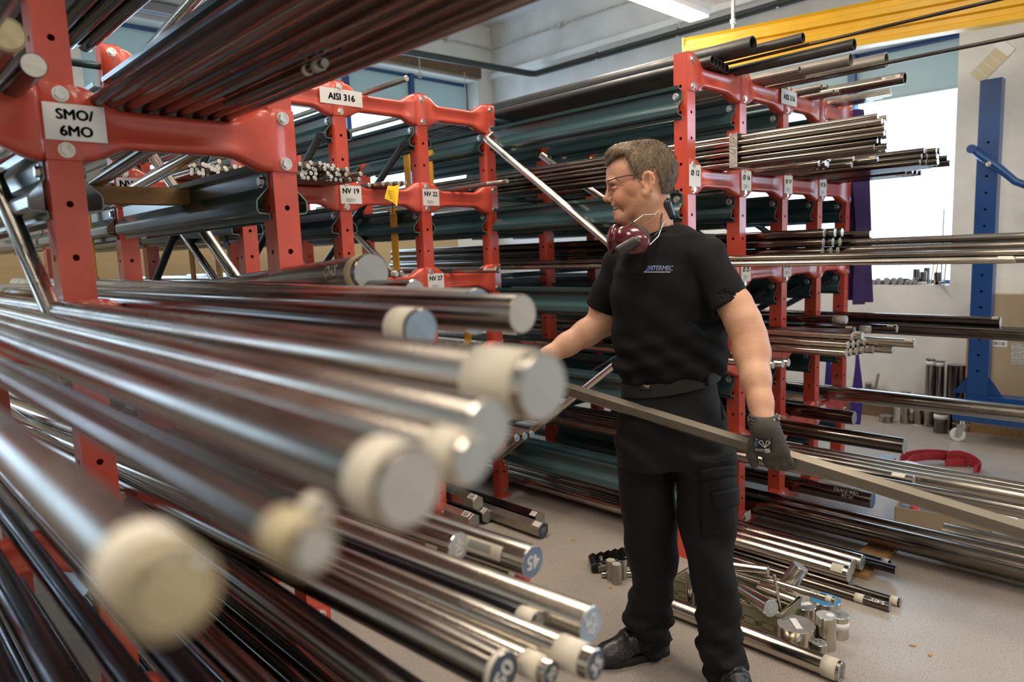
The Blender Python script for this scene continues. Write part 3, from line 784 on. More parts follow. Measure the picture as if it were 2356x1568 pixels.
C('steel bar with grey end lying rearmost in the eye-level bay', 955, 672, .800, .0245, side=ST_M, endm=PAINT_LG)
C('steel bar in the eye-level bay between the rear one and the pale blue thick one', 700, 690, .755, .020, side=ST_D, wrap=W_(.005, .03))
pa = at(855, 627, 1, .80)
bar('dark thick steel bar with hand-written SMO, lying aslant on top of the others', pa, at(470, 668, 0, -2.75), .0385, side=ST_D, end=PAINT_LG, wrap=(.018, .035, TAPE_Y, .0012), scrib=('SMO', .034, .13, 1.25, True, CHALK_D))
C('blurred front steel bar with grey end and broad white wrap, rightmost of the near ends', 1252, 890, .335, .0235, side=ST_B, wrap=W_(.010, .05), endm=PAINT_LG)
C('blurred steel bar with plain grey end, just below the rightmost near end', 1122, 990, .280, .0200, side=ST_B, endm=PAINT_LG)
C('blurred steel bar with white wrap and light grey end, tucked under two others', 1088, 1060, .232, .0135, side=ST_B, wrap=W_(.004, .025), endm=PAINT_LG)
C('blurred steel bar with the largest light end and cream wrap, mid foreground', 945, 1122, .187, .0200, side=ST_M, wrap=W_(.004, .024, PAPER, .001), endm=PAINT_W)
C('blurred thin bar with cream wrap, small end below the big middle one', 725, 1265, .112, .0088, side=ST_D, wrap=(.003, .022, TAPE_Y, .0015), endm=PAINT_W)
C('blurred thin bar with a second cream cap above the small end', 742, 1178, .136, .0052, side=ST_D, wrap=(.001, .009, PAPER, .0008), endm=PAINT_W)
C('nearest blurred steel bar with yellowed tape round its end, lowest left', 400, 1368, .066, .0130, side=ST_M, wrap=[(.002, .008, TAPE_Y, .0022), (.016, .018, PAPER, .0022)], endm=TAPE_Y)

# ---------------------------------------------------------------- near rack, lower bay with the marked ends
def cl(*a, **k): return cant(*a, lev=2, X0=-3.9, **k)
def CL(label, px, py, Y, r, endm, **kw): return cant(label, px, py, Y, r, lev=2, X0=-3.9, **({'end': endm} | kw))
CL('bright steel bar marked 45 on a slate blue end, white sticker on its side', 1226, 1292, .824, .0290, PAINT_B, yaw=0.085, side=ST_B, stick=(.05, .10, .75, 1.65, PAPER), endtxt=('45', .034, 3.0, CHALK))
CL('steel bar marked 40 on a grey end, left of the one marked 45', 1056, 1257, .766, .0265, PAINT_LG, yaw=0.085, side=ST_B, endtxt=('40', .032, -1.7, CHALK), stick=(.03, .03, 1.5, 2.0, PAPER))
CL('bright steel bar with pale blue end hand-marked 45 upside down, longest beside the shoe', 1360, 1437, .712, .0265, PAINT_LB, yaw=0.085, side=ST_B, endtxt=('45', .034, 1.7, CHALK))
CL('thin steel bar with white wrap between the two bright bars', 1240, 1432, .669, .0140, CUT_D, yaw=0.085, side=ST_K, wrap=W_(.004, .03))
CL('bright steel bar with dark blue end and broad white wrap, nearest the shoe', 1371, 1530, .633, .0205, PAINT_DB, yaw=0.08, side=ST_B, wrap=W_(.016, .04), endtxt=('35', .024, .5, CHALK))
CL('bright steel bar with white wrap and dark end marked 20, left of the shoe', 1268, 1549, .590, .0165, PAINT_DB, yaw=0.075, side=ST_B, wrap=W_(.012, .03), endtxt=('20', .018, .5, CHALK))
CL('thick steel bar with dark end marked 50 cut by the lower picture edge', 1158, 1548, .543, .0265, PAINT_DB, yaw=0.065, side=ST_M, wrap=W_(.0, .008), endtxt=('50', .034, .7, CHALK))
CL('thin bar with red painted tip and white paper under the bar marked 45', 1213, 1332, .866, .0120, PAINT_R, yaw=0.085, side=ST_D, wrap=[(.002, .018, PAINT_R, .0008), (.022, .014, PAPER, .0008)])
for i, (Y, r, m) in enumerate(((.448, .020, ST_D), (.482, .0115, ST_K))):
    bar(['dark brown steel bar beside the left post in the lower bay', 'thin black bar between the dark bars of the lower bay'][i], (-.35, Y, ZL[2] + r + .001), None, r, X0=-3.9, side=m)
# left part of the lower bay (their front ends are outside the picture)
for i, (Y, r, m, l) in enumerate(((.335, .020, ST_D, 'dark brown bar crossing the red post at the lower left'), (.280, .0215, ST_K, 'black bar with blue sheen left of the brown bar at the lower left'),
                                  (.226, .019, ST_K, 'second black bar from the post at the lower left'), (.160, .023, ST_K, 'leftmost black bar of the lower left bay'), (.105, .018, ST_K, 'black bar cut by the left picture edge at the lower left'))):
    bar(l, (-.60 - .04 * i, Y, ZL[2] + r + .001), None, r, X0=-3.9, side=m)
# lowest bay
for i, (Y, r, m) in enumerate(((.463, .0105, ST_K), (.520, .024, ST_D), (.574, .026, ST_K), (.630, .026, ST_D), (.684, .024, ST_D), (.738, .026, ST_D), (.790, .0225, ST_K))):
    bar('dark steel bar lying in the lowest bay of the near rack', (-.62, Y, ZL[1] + r + .001), None, r, X0=-3.9, side=m, group='dark bars in the lowest bay of the near rack')
p = at(862, 1556, 2, ZL[1] + .02)
bar('dark steel bar with white wrap and rusty end, ending at the lower picture edge', (p[0], .838, ZL[1] + .021), None, .020, X0=-3.9, side=ST_D, end=CUT_D, wrap=W_(.01, .035))
for i, (Y, r) in enumerate(((.330, .02), (.285, .015), (.24, .02), (.19, .017), (.13, .02), (.07, .02))):
    bar('black bar with blue sheen in the lowest left bay', (-.6, Y, ZL[1] + r + .001), None, r, X0=-3.9, side=ST_K, group='black bars in the lowest left bay of the near rack')
# top: bay above the SMO label
Y = .452
for i, (r, m) in enumerate(((.0125, ST_K), (.0185, ST_D), (.0185, ST_M), (.0185, ST_D), (.0185, ST_D), (.0185, ST_M), (.0185, ST_D), (.0145, ST_D), (.0185, ST_M))):
    Y += r
    if i == 0: bar('thin black tube leftmost over the SMO/6MO label', (-.25, Y, ZL[4] + r + .001), None, r, X0=-3.0, side=ST_K)
    else: bar('reddish reflecting steel bar in the row over the SMO/6MO beam', (-.28 - .02 * (i % 3), Y, ZL[4] + r + .001), None, r, X0=-2.6, side=m, group='steel bars in the row over the SMO/6MO beam')
    Y += r + .0012
bar('steel bar with taped end lying on top of the overhead row', (x_for(1012, .66, 1.92), .665, ZL[4] + .054), None, .0185, X0=-2.4, side=ST_B, end=PAINT_W, wrap=(.0, .03, PAPER, .001))
bar('second steel bar lying on top of the overhead row', (-.35, .72, ZL[4] + .054), None, .0180, X0=-2.4, side=ST_B)
p = at(748, 144, 2, 1.842)
root = bar('thin bar with crumpled tape on its bright end, hanging below the overhead row', p, p + np.array([-.42, .002, .004]), .0085, side=ST_D, end=PAINT_W, wrap=[(.012, .022, FOIL, .002), (.055, .012, PAPER, .001)])
for i, (Y, r, m) in enumerate(((.315, .022, ST_K), (.262, .022, ST_K), (.21, .02, ST_K), (.155, .022, ST_D), (.10, .022, ST_K))):
    if i == 0:
        p = at(18, 78, 1, .258); p[2] = p[2]
        bar('blurred bar with yellowed round end at the upper left edge', p, (-3.0, .262, 1.885), .0255, side=ST_D, end=TAPE_Y, wrap=W_(.0, .02, TAPE_Y))
    if i == 1: continue
    bar('black tube left of the post over the SMO/6MO label', (x_for((78, 0, 62, 45, 20)[i], Y, ZL[4] + r), Y, ZL[4] + r + .001), None, r, X0=-3.2, side=m, group='black tubes left of the post over the SMO/6MO label')
Y = .475
for i, r in enumerate((.026, .026, .03, .03, .03, .028)):
    Y += r
    bar('dark tube in the topmost row of the near rack', (-.6, Y, ZL[5] + r + .001), None, r, X0=-3.06, side=ST_K, group='dark tubes in the topmost row of the near rack')
    Y += r + .0015
for i, Y in enumerate((.33, .27, .21, .14)):
    bar('dark tube in the topmost row left of the near post', (-.8, Y, ZL[5] + .026), None, .025, X0=-3.2, side=ST_K, group='dark tubes in the topmost row left of the near post')

# timber batten lying across inside the near rack
pb0 = at(205, 448, 0, -2.35); pb1 = at(560, 438, 0, -2.35)
mb = MB(); hl = (pb1[1] - pb0[1]) / 2; mb.box((-.03, -hl, -.025), (.03, hl, .025))
o = mb.build('timber_batten', WOOD, None, (-2.35, (pb0[1] + pb1[1]) / 2, pb0[2])); tag(o, 'raw timber batten lying across the near rack below the SMO/6MO beam', 'batten')
p = at(345, 415, 2, ZL[3] + .33)
bar('polished steel tube slanting over the timber batten', at(470, 342, 1, .80), at(305, 434, 1, .80), .0185, side=ST_B)
bar('second steel tube slanting over the timber batten, nearer the post', at(350, 336, 1, .60), at(195, 436, 1, .60), .0185, side=ST_M)

# ---------------------------------------------------------------- back rack: hex bars
def bundle(label, group, Y0, Y1, z, r, count, px, spread, X0, side, end=CUT, kind='round', rows=None, jit=.0, cap=300, base=None, Zp=None):
    """count bars hexagonally packed on a saddle between Y0 and Y1; front ends near image column px"""
    per = max(1, int((Y1 - Y0) / (2.04 * r))); k = 0; row = 0
    while k < count:
        m = min(per - (row % 2), count - k)
        y0 = (Y0 + Y1) / 2 - (m - 1) * 1.02 * r
        for i in range(m):
            Yb = y0 + i * 2.04 * r; Zb = z + r + .001 + row * 1.78 * r
            xe = x_for(px, Yb, Zb) + rng.uniform(-spread, spread) if px is not None else base + rng.uniform(-spread, spread)
            bar(label, (xe, Yb, Zb), None, r, X0=X0, side=side, end=end, kind=kind, group=group); k += 1
        row += 1
bundle('thin rod in the bundle left of label NV 19, seen under the SMO/6MO beam', 'thin hexagonal bars in the left bundle of the back rack', 1.075, 1.330, ZL[4], .0095, 40, None, .05, -4.6, ST_HEX, CUT, 'round', base=-2.93)
k = 0
for row in range(4):
    for i in range(18 - row * 2):
        Yb = YN[1] + .06 + i * .0232 + row * .013
        if Yb > YN[2] - .05 and row == 0 and Yb < YN[2] + .045: continue
        if YN[2] - .045 < Yb < YN[2] + .045: continue
        xe = -2.84 - .03 * (i % 3) + rng.uniform(-.05, .05)
        bar('thin hexagonal bar in the bundle over the label NV 19', (xe, Yb, ZL[4] + .0115 + row * .0197), None, .0105, X0=-4.6, side=ST_HEX, end=CUT, kind='hex', group='thin hexagonal bars in the bundle over the label NV 19'); k += 1
for i, (px, dy) in enumerate(((850, .00), (882, .028), (900, .05), (918, .075), (932, .10), (925, .125), (910, .15))):
    Yb = YN[2] + .14 + dy
    bar('hexagonal bar right of the label NV 19 with the yellow tag', (x_for(px, Yb, ZL[4] + .014), Yb, ZL[4] + .0135), None, .0118, X0=-4.6, side=ST_HEX, end=CUT, kind='hex', group='hexagonal bars right of the label NV 19')
bar('single hexagonal bar with paper sticker reaching out over the label NV 22', (x_for(1168, 2.561, 1.866), 2.561, ZL[4] + .0135), None, .0122, X0=-4.6, side=ST_HEX, end=CUT, kind='hex', stick=(.03, .12, .5, 1.5, PAPER))
bar('hexagonal bar lying in the bay over the label NV 22', (-3.0, 2.62, ZL[4] + .0135), None, .0122, X0=-4.6, side=ST_HEX, end=CUT, kind='hex')
bar('single hexagonal bar sticking out above the AISI 316 sign of the back rack', (x_for(936, 2.038, 2.325), 2.038, ZL[5] + .0165), None, .015, X0=-4.4, side=ST_HEX, end=CUT, kind='hex')
bar('bar lying on the top of the back rack towards the window', (-3.3, 2.55, ZL[5] + .016), None, .0145, X0=-4.7, side=ST_HEX, end=CUT, kind='hex')
bar('hexagonal bar with pale green end left of the label NV 27', (x_for(913, 2.14, 1.417), 2.14, ZL[3] + .0175), None, .0165, X0=-4.6, side=ST_HEX, end=mat('pale_green_end', (.42, .52, .46), .5), kind='hex', wrap=W_(.004, .03))
bar('hexagonal bar with grey end behind the pale green one', (x_for(927, 2.19, 1.417), 2.185, ZL[3] + .0175), None, .0165, X0=-4.6, side=ST_HEX, end=CUT_D, kind='hex')
bar('flat dark bar reaching across the right end of the NV 27 beam', (x_for(1150, 2.52, 1.412), 2.52, ZL[3] + .0135), None, .0120, X0=-4.6, side=ST_M, end=CUT, kind='hex', stick=(.02, .10, .3, 1.4, FOIL))
bar('hexagonal grey bar end under the yellow cradle of the back rack', (x_for(1032, 2.60, .972), 2.60, ZL[2] + .0285), None, .027, X0=-4.6, side=ST_HEX, end=CUT_D, kind='hex')
for i, (px, Yb) in enumerate(((1190, 2.560), (1208, 2.612), (1224, 2.664))):
    bar('hexagonal bar with white and blue end in the low bay of the back rack', (x_for(px, Yb, .512), Yb, ZL[1] + .025), None, .0225, X0=-4.6, side=ST_HEX, end=PAINT_LB, kind='hex', group='three hexagonal bars with white and blue ends in the low bay')
for i, (a, b, z, l, kw) in enumerate(((1250, 2.556, .044, 'floor hexagonal bar marked 55 on a dark blue end', dict(end=PAINT_DB, endtxt=('55', .036, -.2, CHALK), stick=(.005, .05, .1, .9, PAPER))),
                                      (1243, 2.648, .046, 'floor hexagonal bar with two white stickers beside the one marked 55', dict(end=CUT_D, stick=(.01, .045, .1, .9, PAPER))),
                                      (1091, 2.400, .046, 'floor hexagonal bar with dull end, leftmost of the floor hexagonals', dict(end=CUT_D, stick=(.015, .06, .0, .9, PAPER))),
                                      (1122, 2.500, .046, 'floor hexagonal bar with white sticker in the middle of the floor hexagonals', dict(end=CUT_D, stick=(.01, .07, .0, .9, PAPER))),
                                      (1100, 2.455, .128, 'floor hexagonal bar lying on top of the two left ones', dict(end=CUT_D, stick=(.0, .06, .0, .8, PAPER))))):
    bar(l, (x_for(a, b, z), b, z), None, .0435, X0=-4.2, side=ST_HEX if i != 1 else ST_D, kind='hex', **kw)
for i in range(9):
    bar('blueish steel bar lying deep in the back rack', (-3.2 - .05 * (i % 3), 2.44 + .036 * i, ZL[2] + .018 + (.0 if i < 9 else .03)), None, .0165, X0=-5.2, side=ST_M, group='blueish steel bars deep in the back rack')
for b in range(3):
    for i in range(7):
        bar('dark bar lying in the low bays of the back rack', (-3.12, YN[b] + .13 + .038 * i, ZL[1 + (b % 2)] + .018), None, .017, X0=-5.0, side=ST_D, group='dark bars in the low bays of the back rack')
    for i in range(8):
        bar('pale steel bar in the eye-level bays of the back rack', (-3.25, YN[b] + .12 + .034 * i, ZL[3] + .017), None, .016, X0=-5.6, side=ST_M, group='pale steel bars in the eye-level bays of the back rack')

# ---------------------------------------------------------------- right rack
def rb(label, bay, px, dY, z, r, X0=-5.0, **kw):
    Yb = YR[bay] + dY
    return bar(label, (x_for(px, Yb, z), Yb, z), None, r, X0=X0, **kw)
# top level: pipes
Z5 = ZL[5]
rb('thick black pipe with open end, leftmost on the right rack top', 0, 1733, .270, Z5 + .0605 + .033, .036, side=PIPE_D, end=PIPE_D, kind='pipe')
rb('black pipe with open end, second on the right rack top', 0, 1848, .345, Z5 + .088, .022, side=PIPE_D, end=PIPE_D, kind='pipe')
rb('black pipe with the furthest open end on the right rack top', 0, 1966, .405, Z5 + .0255, .0245, side=PIPE_D, end=PIPE_D, kind='pipe')
for i, dY in enumerate((.115, .165, .21, .255, .30, .345)):
    rb('dark pipe lying in the first bay on the right rack top', 0, 1640 + 8 * i, dY, Z5 + .0225, .021, side=PIPE_D, end=PIPE_D, kind='pipe', group='dark pipes in the first bay on the right rack top') if i not in (5,) else None
rb('thin steel rod sticking out far to the right above the others', 0, 2340, .372, Z5 + .060, .0075, side=ST_D)
rb('grey pipe with thin wall in the second bay on the right rack top', 1, 1958, .205, Z5 + .031, .030, side=ST_G, end=ST_G, kind='pipe')
rb('large grey pipe with dark mouth in the third place on the right rack top', 1, 2040, .385, Z5 + .036, .035, side=ST_G, end=ST_G, kind='pipe')
rb('small grey pipe end under the thin-walled one', 1, 1853, .270, Z5 + .0195, .018, side=ST_G, end=ST_G, kind='pipe')
rb('smaller grey pipe end beside it', 1, 1840, .130, Z5 + .0165, .015, side=ST_G, end=ST_G, kind='pipe')
rb('brownish short pipe with open mouth in the third bay on the right rack top', 2, 1885, .200, Z5 + .0255, .024, side=ST_G, end=ST_G, kind='pipe')
rb('bright pipe with printed sticker at its end, on the right rack top', 2, 2082, .385, Z5 + .032, .031, side=ST_M, end=ST_M, kind='pipe', stick=(.015, .09, .9, 1.6, PAPER))
rb('thin steel rod leaving the picture at the upper right', 1, 2420, .330, Z5 + .010, .0090, side=ST_D)
rb('thin rod lying beside the large grey pipe', 1, 2095, .437, Z5 + .030, .0055, side=ST_M)
for i in range(5):
    rb('small pipe end in the third bay on the right rack top', 2, 1890 + 14 * i, .115 + .035 * i if i < 2 else .25 + .03 * i, Z5 + .0145, .013, side=ST_G, end=CUT, kind='pipe', group='small pipe ends in the third bay on the right rack top') if i < 4 else None
for i in range(8):
    rb('flat bar in the stack of the fourth bay on the right rack top', 3, [2050, 2052, 2030, 2010, 2048, 2020, 1990, 1965][i], [.16, .20, .24, .28, .18, .22, .26, .14][i], Z5 + .0125 + (.022 if i in (4, 5, 6) else 0), .0125, side=ST_M, kind='square', end=CUT, group='flat bars in the fourth bay on the right rack top')
# level of the Ø 12 labels
Z4 = ZL[4]
k = 0
for row in range(6):
    for i in range(6 - (row % 2)):
        rb('thin rod in the strapped bundle over the label Ø 12', 0, 2025 + rng.uniform(-18, 18), .175 + i * .0268 + (row % 2) * .0134, Z4 + .0125 + row * .0238, .0120, side=ST_B if row > 2 else ST_M, end=CUT, group='thin rods in the strapped bundle over the label Ø 12')
mb = MB(); yb = YR[0] + .242; 
mb.prism([(-.088, -.006), (.088, -.006), (.088, .150), (-.088, .150)], -.02, .02, axes='yzx')
_v = np.array(mb.v)
root = empty('strapping_tape', (x_for(1690, YR[0] + .17, Z4 + .07), yb, Z4), 'clear tape strap round the rod bundle over the label Ø 12', 'tape')
v = []; f = []; cs = [(-.082, -.001), (.082, -.001), (.083, .149), (-.083, .149)]
for x in (-.02, .02):
    for k2 in (0, .0015):
        for a, b in cs: v.append((x, a + math.copysign(k2, a), b + (k2 if b > .05 else -k2 * .5)))
f = [(i, (i + 1) % 4, 8 + (i + 1) % 4, 8 + i) for i in range(4)] + [(4 + i, 12 + i, 12 + (i + 1) % 4, 4 + (i + 1) % 4) for i in range(4)] + [(i, 4 + i, 4 + (i + 1) % 4, (i + 1) % 4) for i in range(4)] + [(8 + i, 8 + (i + 1) % 4, 12 + (i + 1) % 4, 12 + i) for i in range(4)]
link('strap_band', mesh('strap_band', v, f, FOIL), root)
for row in range(3):
    for i in range(9 - row):
        rb('rod with bright end in the bay over the label Ø 16', 1, [1885, 1900, 1870, 1905, 1865, 1880, 1895, 1960, 1912][i] + 4 * row, .10 + i * .033 + row * .0165, Z4 + .0165 + row * .028, .0155, side=ST_M, end=CUT, group='rods with bright ends over the label Ø 16')
rb('longer rod with paper end over the label Ø 19', 1, 2020, .388, Z4 + .034, .0145, side=ST_M, stick=(.008, .03, -.1, .95, PAPER))
for row in range(3):
    for i in range(9 - row):
        rb('rod in the long bundle over the label Ø 20 before the window', 2, [2120, 2135, 2150, 2160, 2128, 2145, 2155, 2180, 2140][i] + rng.uniform(-8, 8), .115 + i * .033 + row * .0165, Z4 + .0165 + row * .028, .0155, side=ST_D, end=CUT, group='rods in the long bundle over the label Ø 20')
for row in range(2):
    for i in range(8):
        rb('rod lying in the last bay over the label Ø 20', 3, [2085, 2100, 2060, 2110, 2075, 2095, 2120, 2105][i], .115 + i * .033 + row * .0, Z4 + .0165 + row * .032, .0155, side=ST_D, end=CUT, group='rods in the last bay over the label Ø 20')
# level of the Ø 25 labels
Z3 = ZL[3]
rb('long rod with white paper near its end, lowest over the label Ø 25', 0, 2336, .12, Z3 + .0135, .0128, side=ST_B, end=CUT, stick=(.006, .045, -.1, .95, PAPER))
for i in range(10):
    rb('rod running far out to the right over the label Ø 25', 0, 2400 + 20 * i, .152 + .0265 * (i if i < 9 else 4.5), Z3 + .0135 + (0 if i < 9 else .024), .0128, side=ST_M, end=CUT, group='rods running far out to the right over the label Ø 25')
for i in range(6):
    rb('rod of the second layer running out to the right over the label Ø 25', 0, 2430, .165 + .0265 * i, Z3 + .0375, .0128, side=ST_M, end=CUT, group='rods of the second layer over the label Ø 25')
k = 0
for row in range(3):
    for i in range(3):
        rb('bar with bright end in the little stack behind the Ø 25 post', 1, [1893, 1912, 1928][i] + 5 * row - (3 * row if i == 0 else 0), .115 + i * .045 + row * .003, Z3 + .052 + row * .0445, .0215, side=ST_D, end=CUT, group='bars with bright ends in the little stack behind the Ø 25 post')
for i in range(3): rb('bar carrying the little stack behind the Ø 25 post', 1, 1850, .11 + .046 * i, Z3 + .0165, .0155, side=ST_D, group='bars carrying the little stack')
rb('dark bar with plain end reaching the window sill level', 1, 2003, .325, Z3 + .1275, .0185, side=ST_D, end=CUT)
rb('long dark bar ending just before the blue stand', 2, 2322, .20, Z3 + .0365, .0175, side=ST_D, end=CUT)
for row in range(3):
    for i in range(4):
        rb('long bar of the high stack running out past the blue stand', 1, 2450, .27 + .0365 * i, Z3 + .0185 + row * .0362, .0178, side=ST_M, group='long bars of the high stack running out past the blue stand') if not (row == 2 and i == 0) else None
for i in range(6): rb('long dark bar passing the window over the label Ø 28', 2, 2440, .13 + .04 * i, Z3 + .0185 if i != 2 else Z3 + .0185, .0175, side=ST_D, group='long dark bars passing the window over the label Ø 28')
# level below
Z2 = ZL[2]
for i, (px, dY) in enumerate(((1780, .11), (1802, .155), (1815, .20))):
    rb('bar with sawn end in the first bay below the label Ø 25', 0, px, dY, Z2 + .0195, .0185, side=ST_B, end=CUT, group='three bars in the first bay below the label Ø 25')
pxs = [[1948, 1958, 1972, 1985, 2010, 2055], [1952, 1964, 1975, 1990, 2105], [1962, 1985, 1968]]
for row in range(3):
    for i, px in enumerate(pxs[row]):
        rb('bright bar in the big stack beside the forearm', 1, px, .112 + i * .0435 + row * .0218, Z2 + .0218 + row * .0375, .0208, side=ST_B, end=CUT, group='bright bars in the big stack beside the forearm', **(dict(stick=(.006, .035, -.1, .95, PAPER)) if (row, i) in ((0, 5), (1, 4), (2, 1)) else {}))
rb('dark bar with crumpled film on its end above the big stack', 2, 1948, .12, Z2 + .128, .0185, side=ST_D, wrap=(.0, .07, FOIL, .004))
rb('dark bar with paper-wrapped end above the big stack', 2, 1966, .13, Z2 + .0715, .0200, side=ST_D, stick=(.008, .035, -.1, .95, PAPER))
rb('dark bar with foil end beside it', 2, 2002, .19, Z2 + .0715, .0200, side=ST_D, wrap=(.0, .05, FOIL, .002))
rb('dark bar with paper near its end, below the purple slings', 2, 2064, .27, Z2 + .0735, .0215, side=ST_D, stick=(.012, .035, -.1, .95, PAPER))
for i in range(5): rb('dark bar lying in the third bay of the right rack', 2, 1900, .12 + .052 * i, Z2 + .026, .0245, side=ST_D, group='dark bars lying in the third bay of the right rack')
rb('long dark bar ending before the blue stand below the window', 3, 2302, .16, Z2 + .0935, .0275, side=ST_D, stick=(.008, .03, -.1, .95, PAPER))
rb('thick dark bar running out of the picture past the blue stand', 3, 2440, .12, Z2 + .0345, .0335, side=ST_D)
rb('thick dark bar beside it running out of the picture', 3, 2440, .19, Z2 + .0345, .0335, side=ST_D)
rb('thin bar beyond the long dark bar at the blue stand', 3, 2440, .25, Z2 + .0345, .018, side=ST_D)
# low level
Z1 = ZL[1]
rb('steel bar with pale sticker ending behind the held bar', 0, 2103, .20, Z1 + .0285, .0268, side=ST_M, end=CUT, stick=(.03, .05, .2, .9, PAPER))
for i, dY in enumerate((.10, .26, .315, .37)):
    rb('steel bar behind the glove running out at the lower right', 0, 2450, dY, Z1 + .0285, .0265, side=ST_M, group='steel bars behind the glove running out at the lower right')
rb('thick dark bar with round end beside the glove', 1, 2082, .20, Z1 + .041, .0385, side=ST_D, end=CUT_D)
rb('dark bar with paper near its end beside the thick one', 1, 2032, .295, Z1 + .0225, .0205, side=ST_D, stick=(.004, .045, -.1, .95, PAPER))
rb('dark bar lying behind the thick one', 1, 2020, .345, Z1 + .0225, .0205, side=ST_D)
rb('thick dark bar with grey end before the purple strap', 2, 1966, .135, Z1 + .0405, .0375, side=ST_D, end=CUT_D)
rb('thick bright bar resting on the last low beam and running out to the right', 3, 2440, .235, Z1 + .048, .0455, side=ST_M)
# floor level
Z0 = ZL[0]
rb('thick steel bar on the floor beam, running out at the lower right', 1, 2450, .255, Z0 + .0505, .0475, side=ST_D)
rb('thicker steel bar on the floor beam nearest the viewer', 1, 2450, .145, Z0 + .0535, .0505, side=ST_D)
pq = x_for(2170, YR[1] + .352, Z0 + .05)
bar('steel bar beginning beside the thick floor bars and running out to the right', (.2, YR[1] + .365, Z0 + .0535), (pq, YR[1] + .365, Z0 + .0535), .0505, side=ST_M, end=CUT_D)
rb('dark bar with hand writing and blue end with a red band', 2, 2008, .14, Z0 + .0475, .0445, side=ST_D, end=PAINT_B, scrib=[('V04-5W92', .03, .13, .75, True, CHALK_D), ('M-24', .03, .12, 1.35, True, CHALK_D)])
root = bar('blue drum-like bar piece with red band lying behind the floor bars', (-.98, YR[2] + .16, .05), (-1.16, YR[2] + .15, .05), .046, side=PAINT_B, end=PAINT_B, wrap=[(.09, .05, PAINT_R, .001)])
rb('black bar with tape ending over the floor beside the plank', 0, 2052, .395, Z0 + .0215, .0200, side=ST_K, end=CUT_D, wrap=W_(.012, .03, FOIL))
rb('second black bar ending over the floor beside the plank', 0, 2062, .352, Z0 + .0215, .0200, side=ST_K, end=CUT_D)
# three polished bars
for i, (px, dY, l) in enumerate(((1985, .30, 'rearmost'), (1962, .225, 'middle'), (1955, .150, 'nearest'))):
    rb('%s of three thick polished bars over the scrap crate' % l, 0, px, dY, Z0 + .0375, .0355, X0=-4.5, side=ST_B, end=CUT, **(dict(stick=(.02, .05, .2, 1.3, PAPER)) if i == 2 else {}))
# thin bars on the floor
for i, (px, Yb, l, kw) in enumerate(((2072, 3.005, 'thin dark bar on the floor with paper at its end, rear one', dict(wrap=W_(.008, .03))), (2048, 2.935, 'thin dark bar on the floor with paper and hand writing at its end', dict(wrap=W_(.10, .035), scrib=('5-4537', .022, .05, .5, True, CHALK))),
                                     (1900, 3.06, 'thin dark bar on the floor under the polished bars', {}), (1880, 3.11, 'second thin dark bar on the floor under the polished bars', {}))):
    bar(l, (x_for(px, Yb, .018), Yb, .0185), None, .0175, X0=-1.72, side=ST_D, end=CUT_D, **kw)
# plank
pk = at(1985, 1318, 2, 0.0)
mb = MB(); mb.box((-.06, -.06, 0), (.06, .34, .022))
o = mb.build('plank', WOOD, None, (pk[0] - .02, pk[1], 0)); tag(o, 'short pine plank on the floor at the ends of the polished bars', 'plank')
# long floor bar in front of the crate
p1 = at(1937, 1545, 2, .036)
bar('long bright bar on the floor beside the shoes with white wrap at its end', p1, at(1480, 1368, 2, .036), .0355, side=ST_B, end=CUT_D, wrap=W_(.012, .05), endtxt=('X0', .04, 1.2, TAPE_Y))

# ================================================================== CLUTTER
def rz(a): return Matrix.Rotation(a, 3, 'Z')
# ---- plastic scrap crate
FL = at(1547, 1326, 2, .105); FR = at(1793, 1414, 2, .105); BR = at(1866, 1380, 2, .105)
ex = FR - FL; LX = float(np.linalg.norm(ex)); ex = ex / LX; ey = np.array([-ex[1], ex[0], 0]); WY = float((BR - FR) @ ey)
CA = math.atan2(ex[1], ex[0])
crate = empty('scrap_crate', (FL[0], FL[1], 0), 'olive plastic crate full of steel offcuts on the floor behind the legs', 'crate', rz=CA)
H = .105; t = .006
mb = MB(); mb.box((0, 0, 0), (LX, WY, .006)); mb.build('bottom', OLIVE, crate)
def slotted(L):
    m = MB(); zs = [0, .022, .030, .052, .060, H]
    m.box((0, 0, 0), (L, t, .020)); m.box((0, 0, .028), (L, t, .048)); m.box((0, 0, .056), (L, t, H))
    x = .0
    while x < L:
        m.box((x, 0, .018), (min(L, x + .03), t, .058)); x += .075
    m.box((0, t * .6, .015), (L, t * .8, .06)); m.box((0, -.004, H - .008), (L, t + .002, H))
    return m
slotted(LX).build('side_wall', OLIVE, crate, (0, 0, 0)); slotted(LX).build('side_wall', OLIVE, crate, (0, WY - t, 0))
slotted(WY).build('end_wall', OLIVE, crate, (t, 0, 0), (0, 0, PI / 2)); slotted(WY).build('end_wall', OLIVE, crate, (LX, 0, 0), (0, 0, PI / 2))
mb = MB(); mb.add([(LX - .004, .0, H), (LX + .004, WY, H), (LX + .03, WY, H + .03), (LX + .01, WY * .5, H + .012), (LX + .012, .0, H + .005)], [(0, 1, 2, 3, 4), (4, 3, 2, 1, 0)]); mb.build('torn_flap', OLIVE, crate)
def crl(u, v, z):     # crate coordinates to world
    p = FL + ex * u + ey * v; return np.array([p[0], p[1], z])
bar('thick offcut marked 65 316 on its grey end, sticking out of the crate', at(1774, 1399, 2, .128), crl(LX * .45, WY * .62, .095), .0335, side=ST_B, end=PAINT_LG, endtxt=('65\n316', .022, .5, CHALK), name='offcut', cat='offcut')
bar('thick plain offcut lying crosswise in the crate', at(1834, 1386, 2, .085), at(1748, 1352, 2, .085), .0285, side=ST_B, end=CUT_D, name='offcut', cat='offcut')
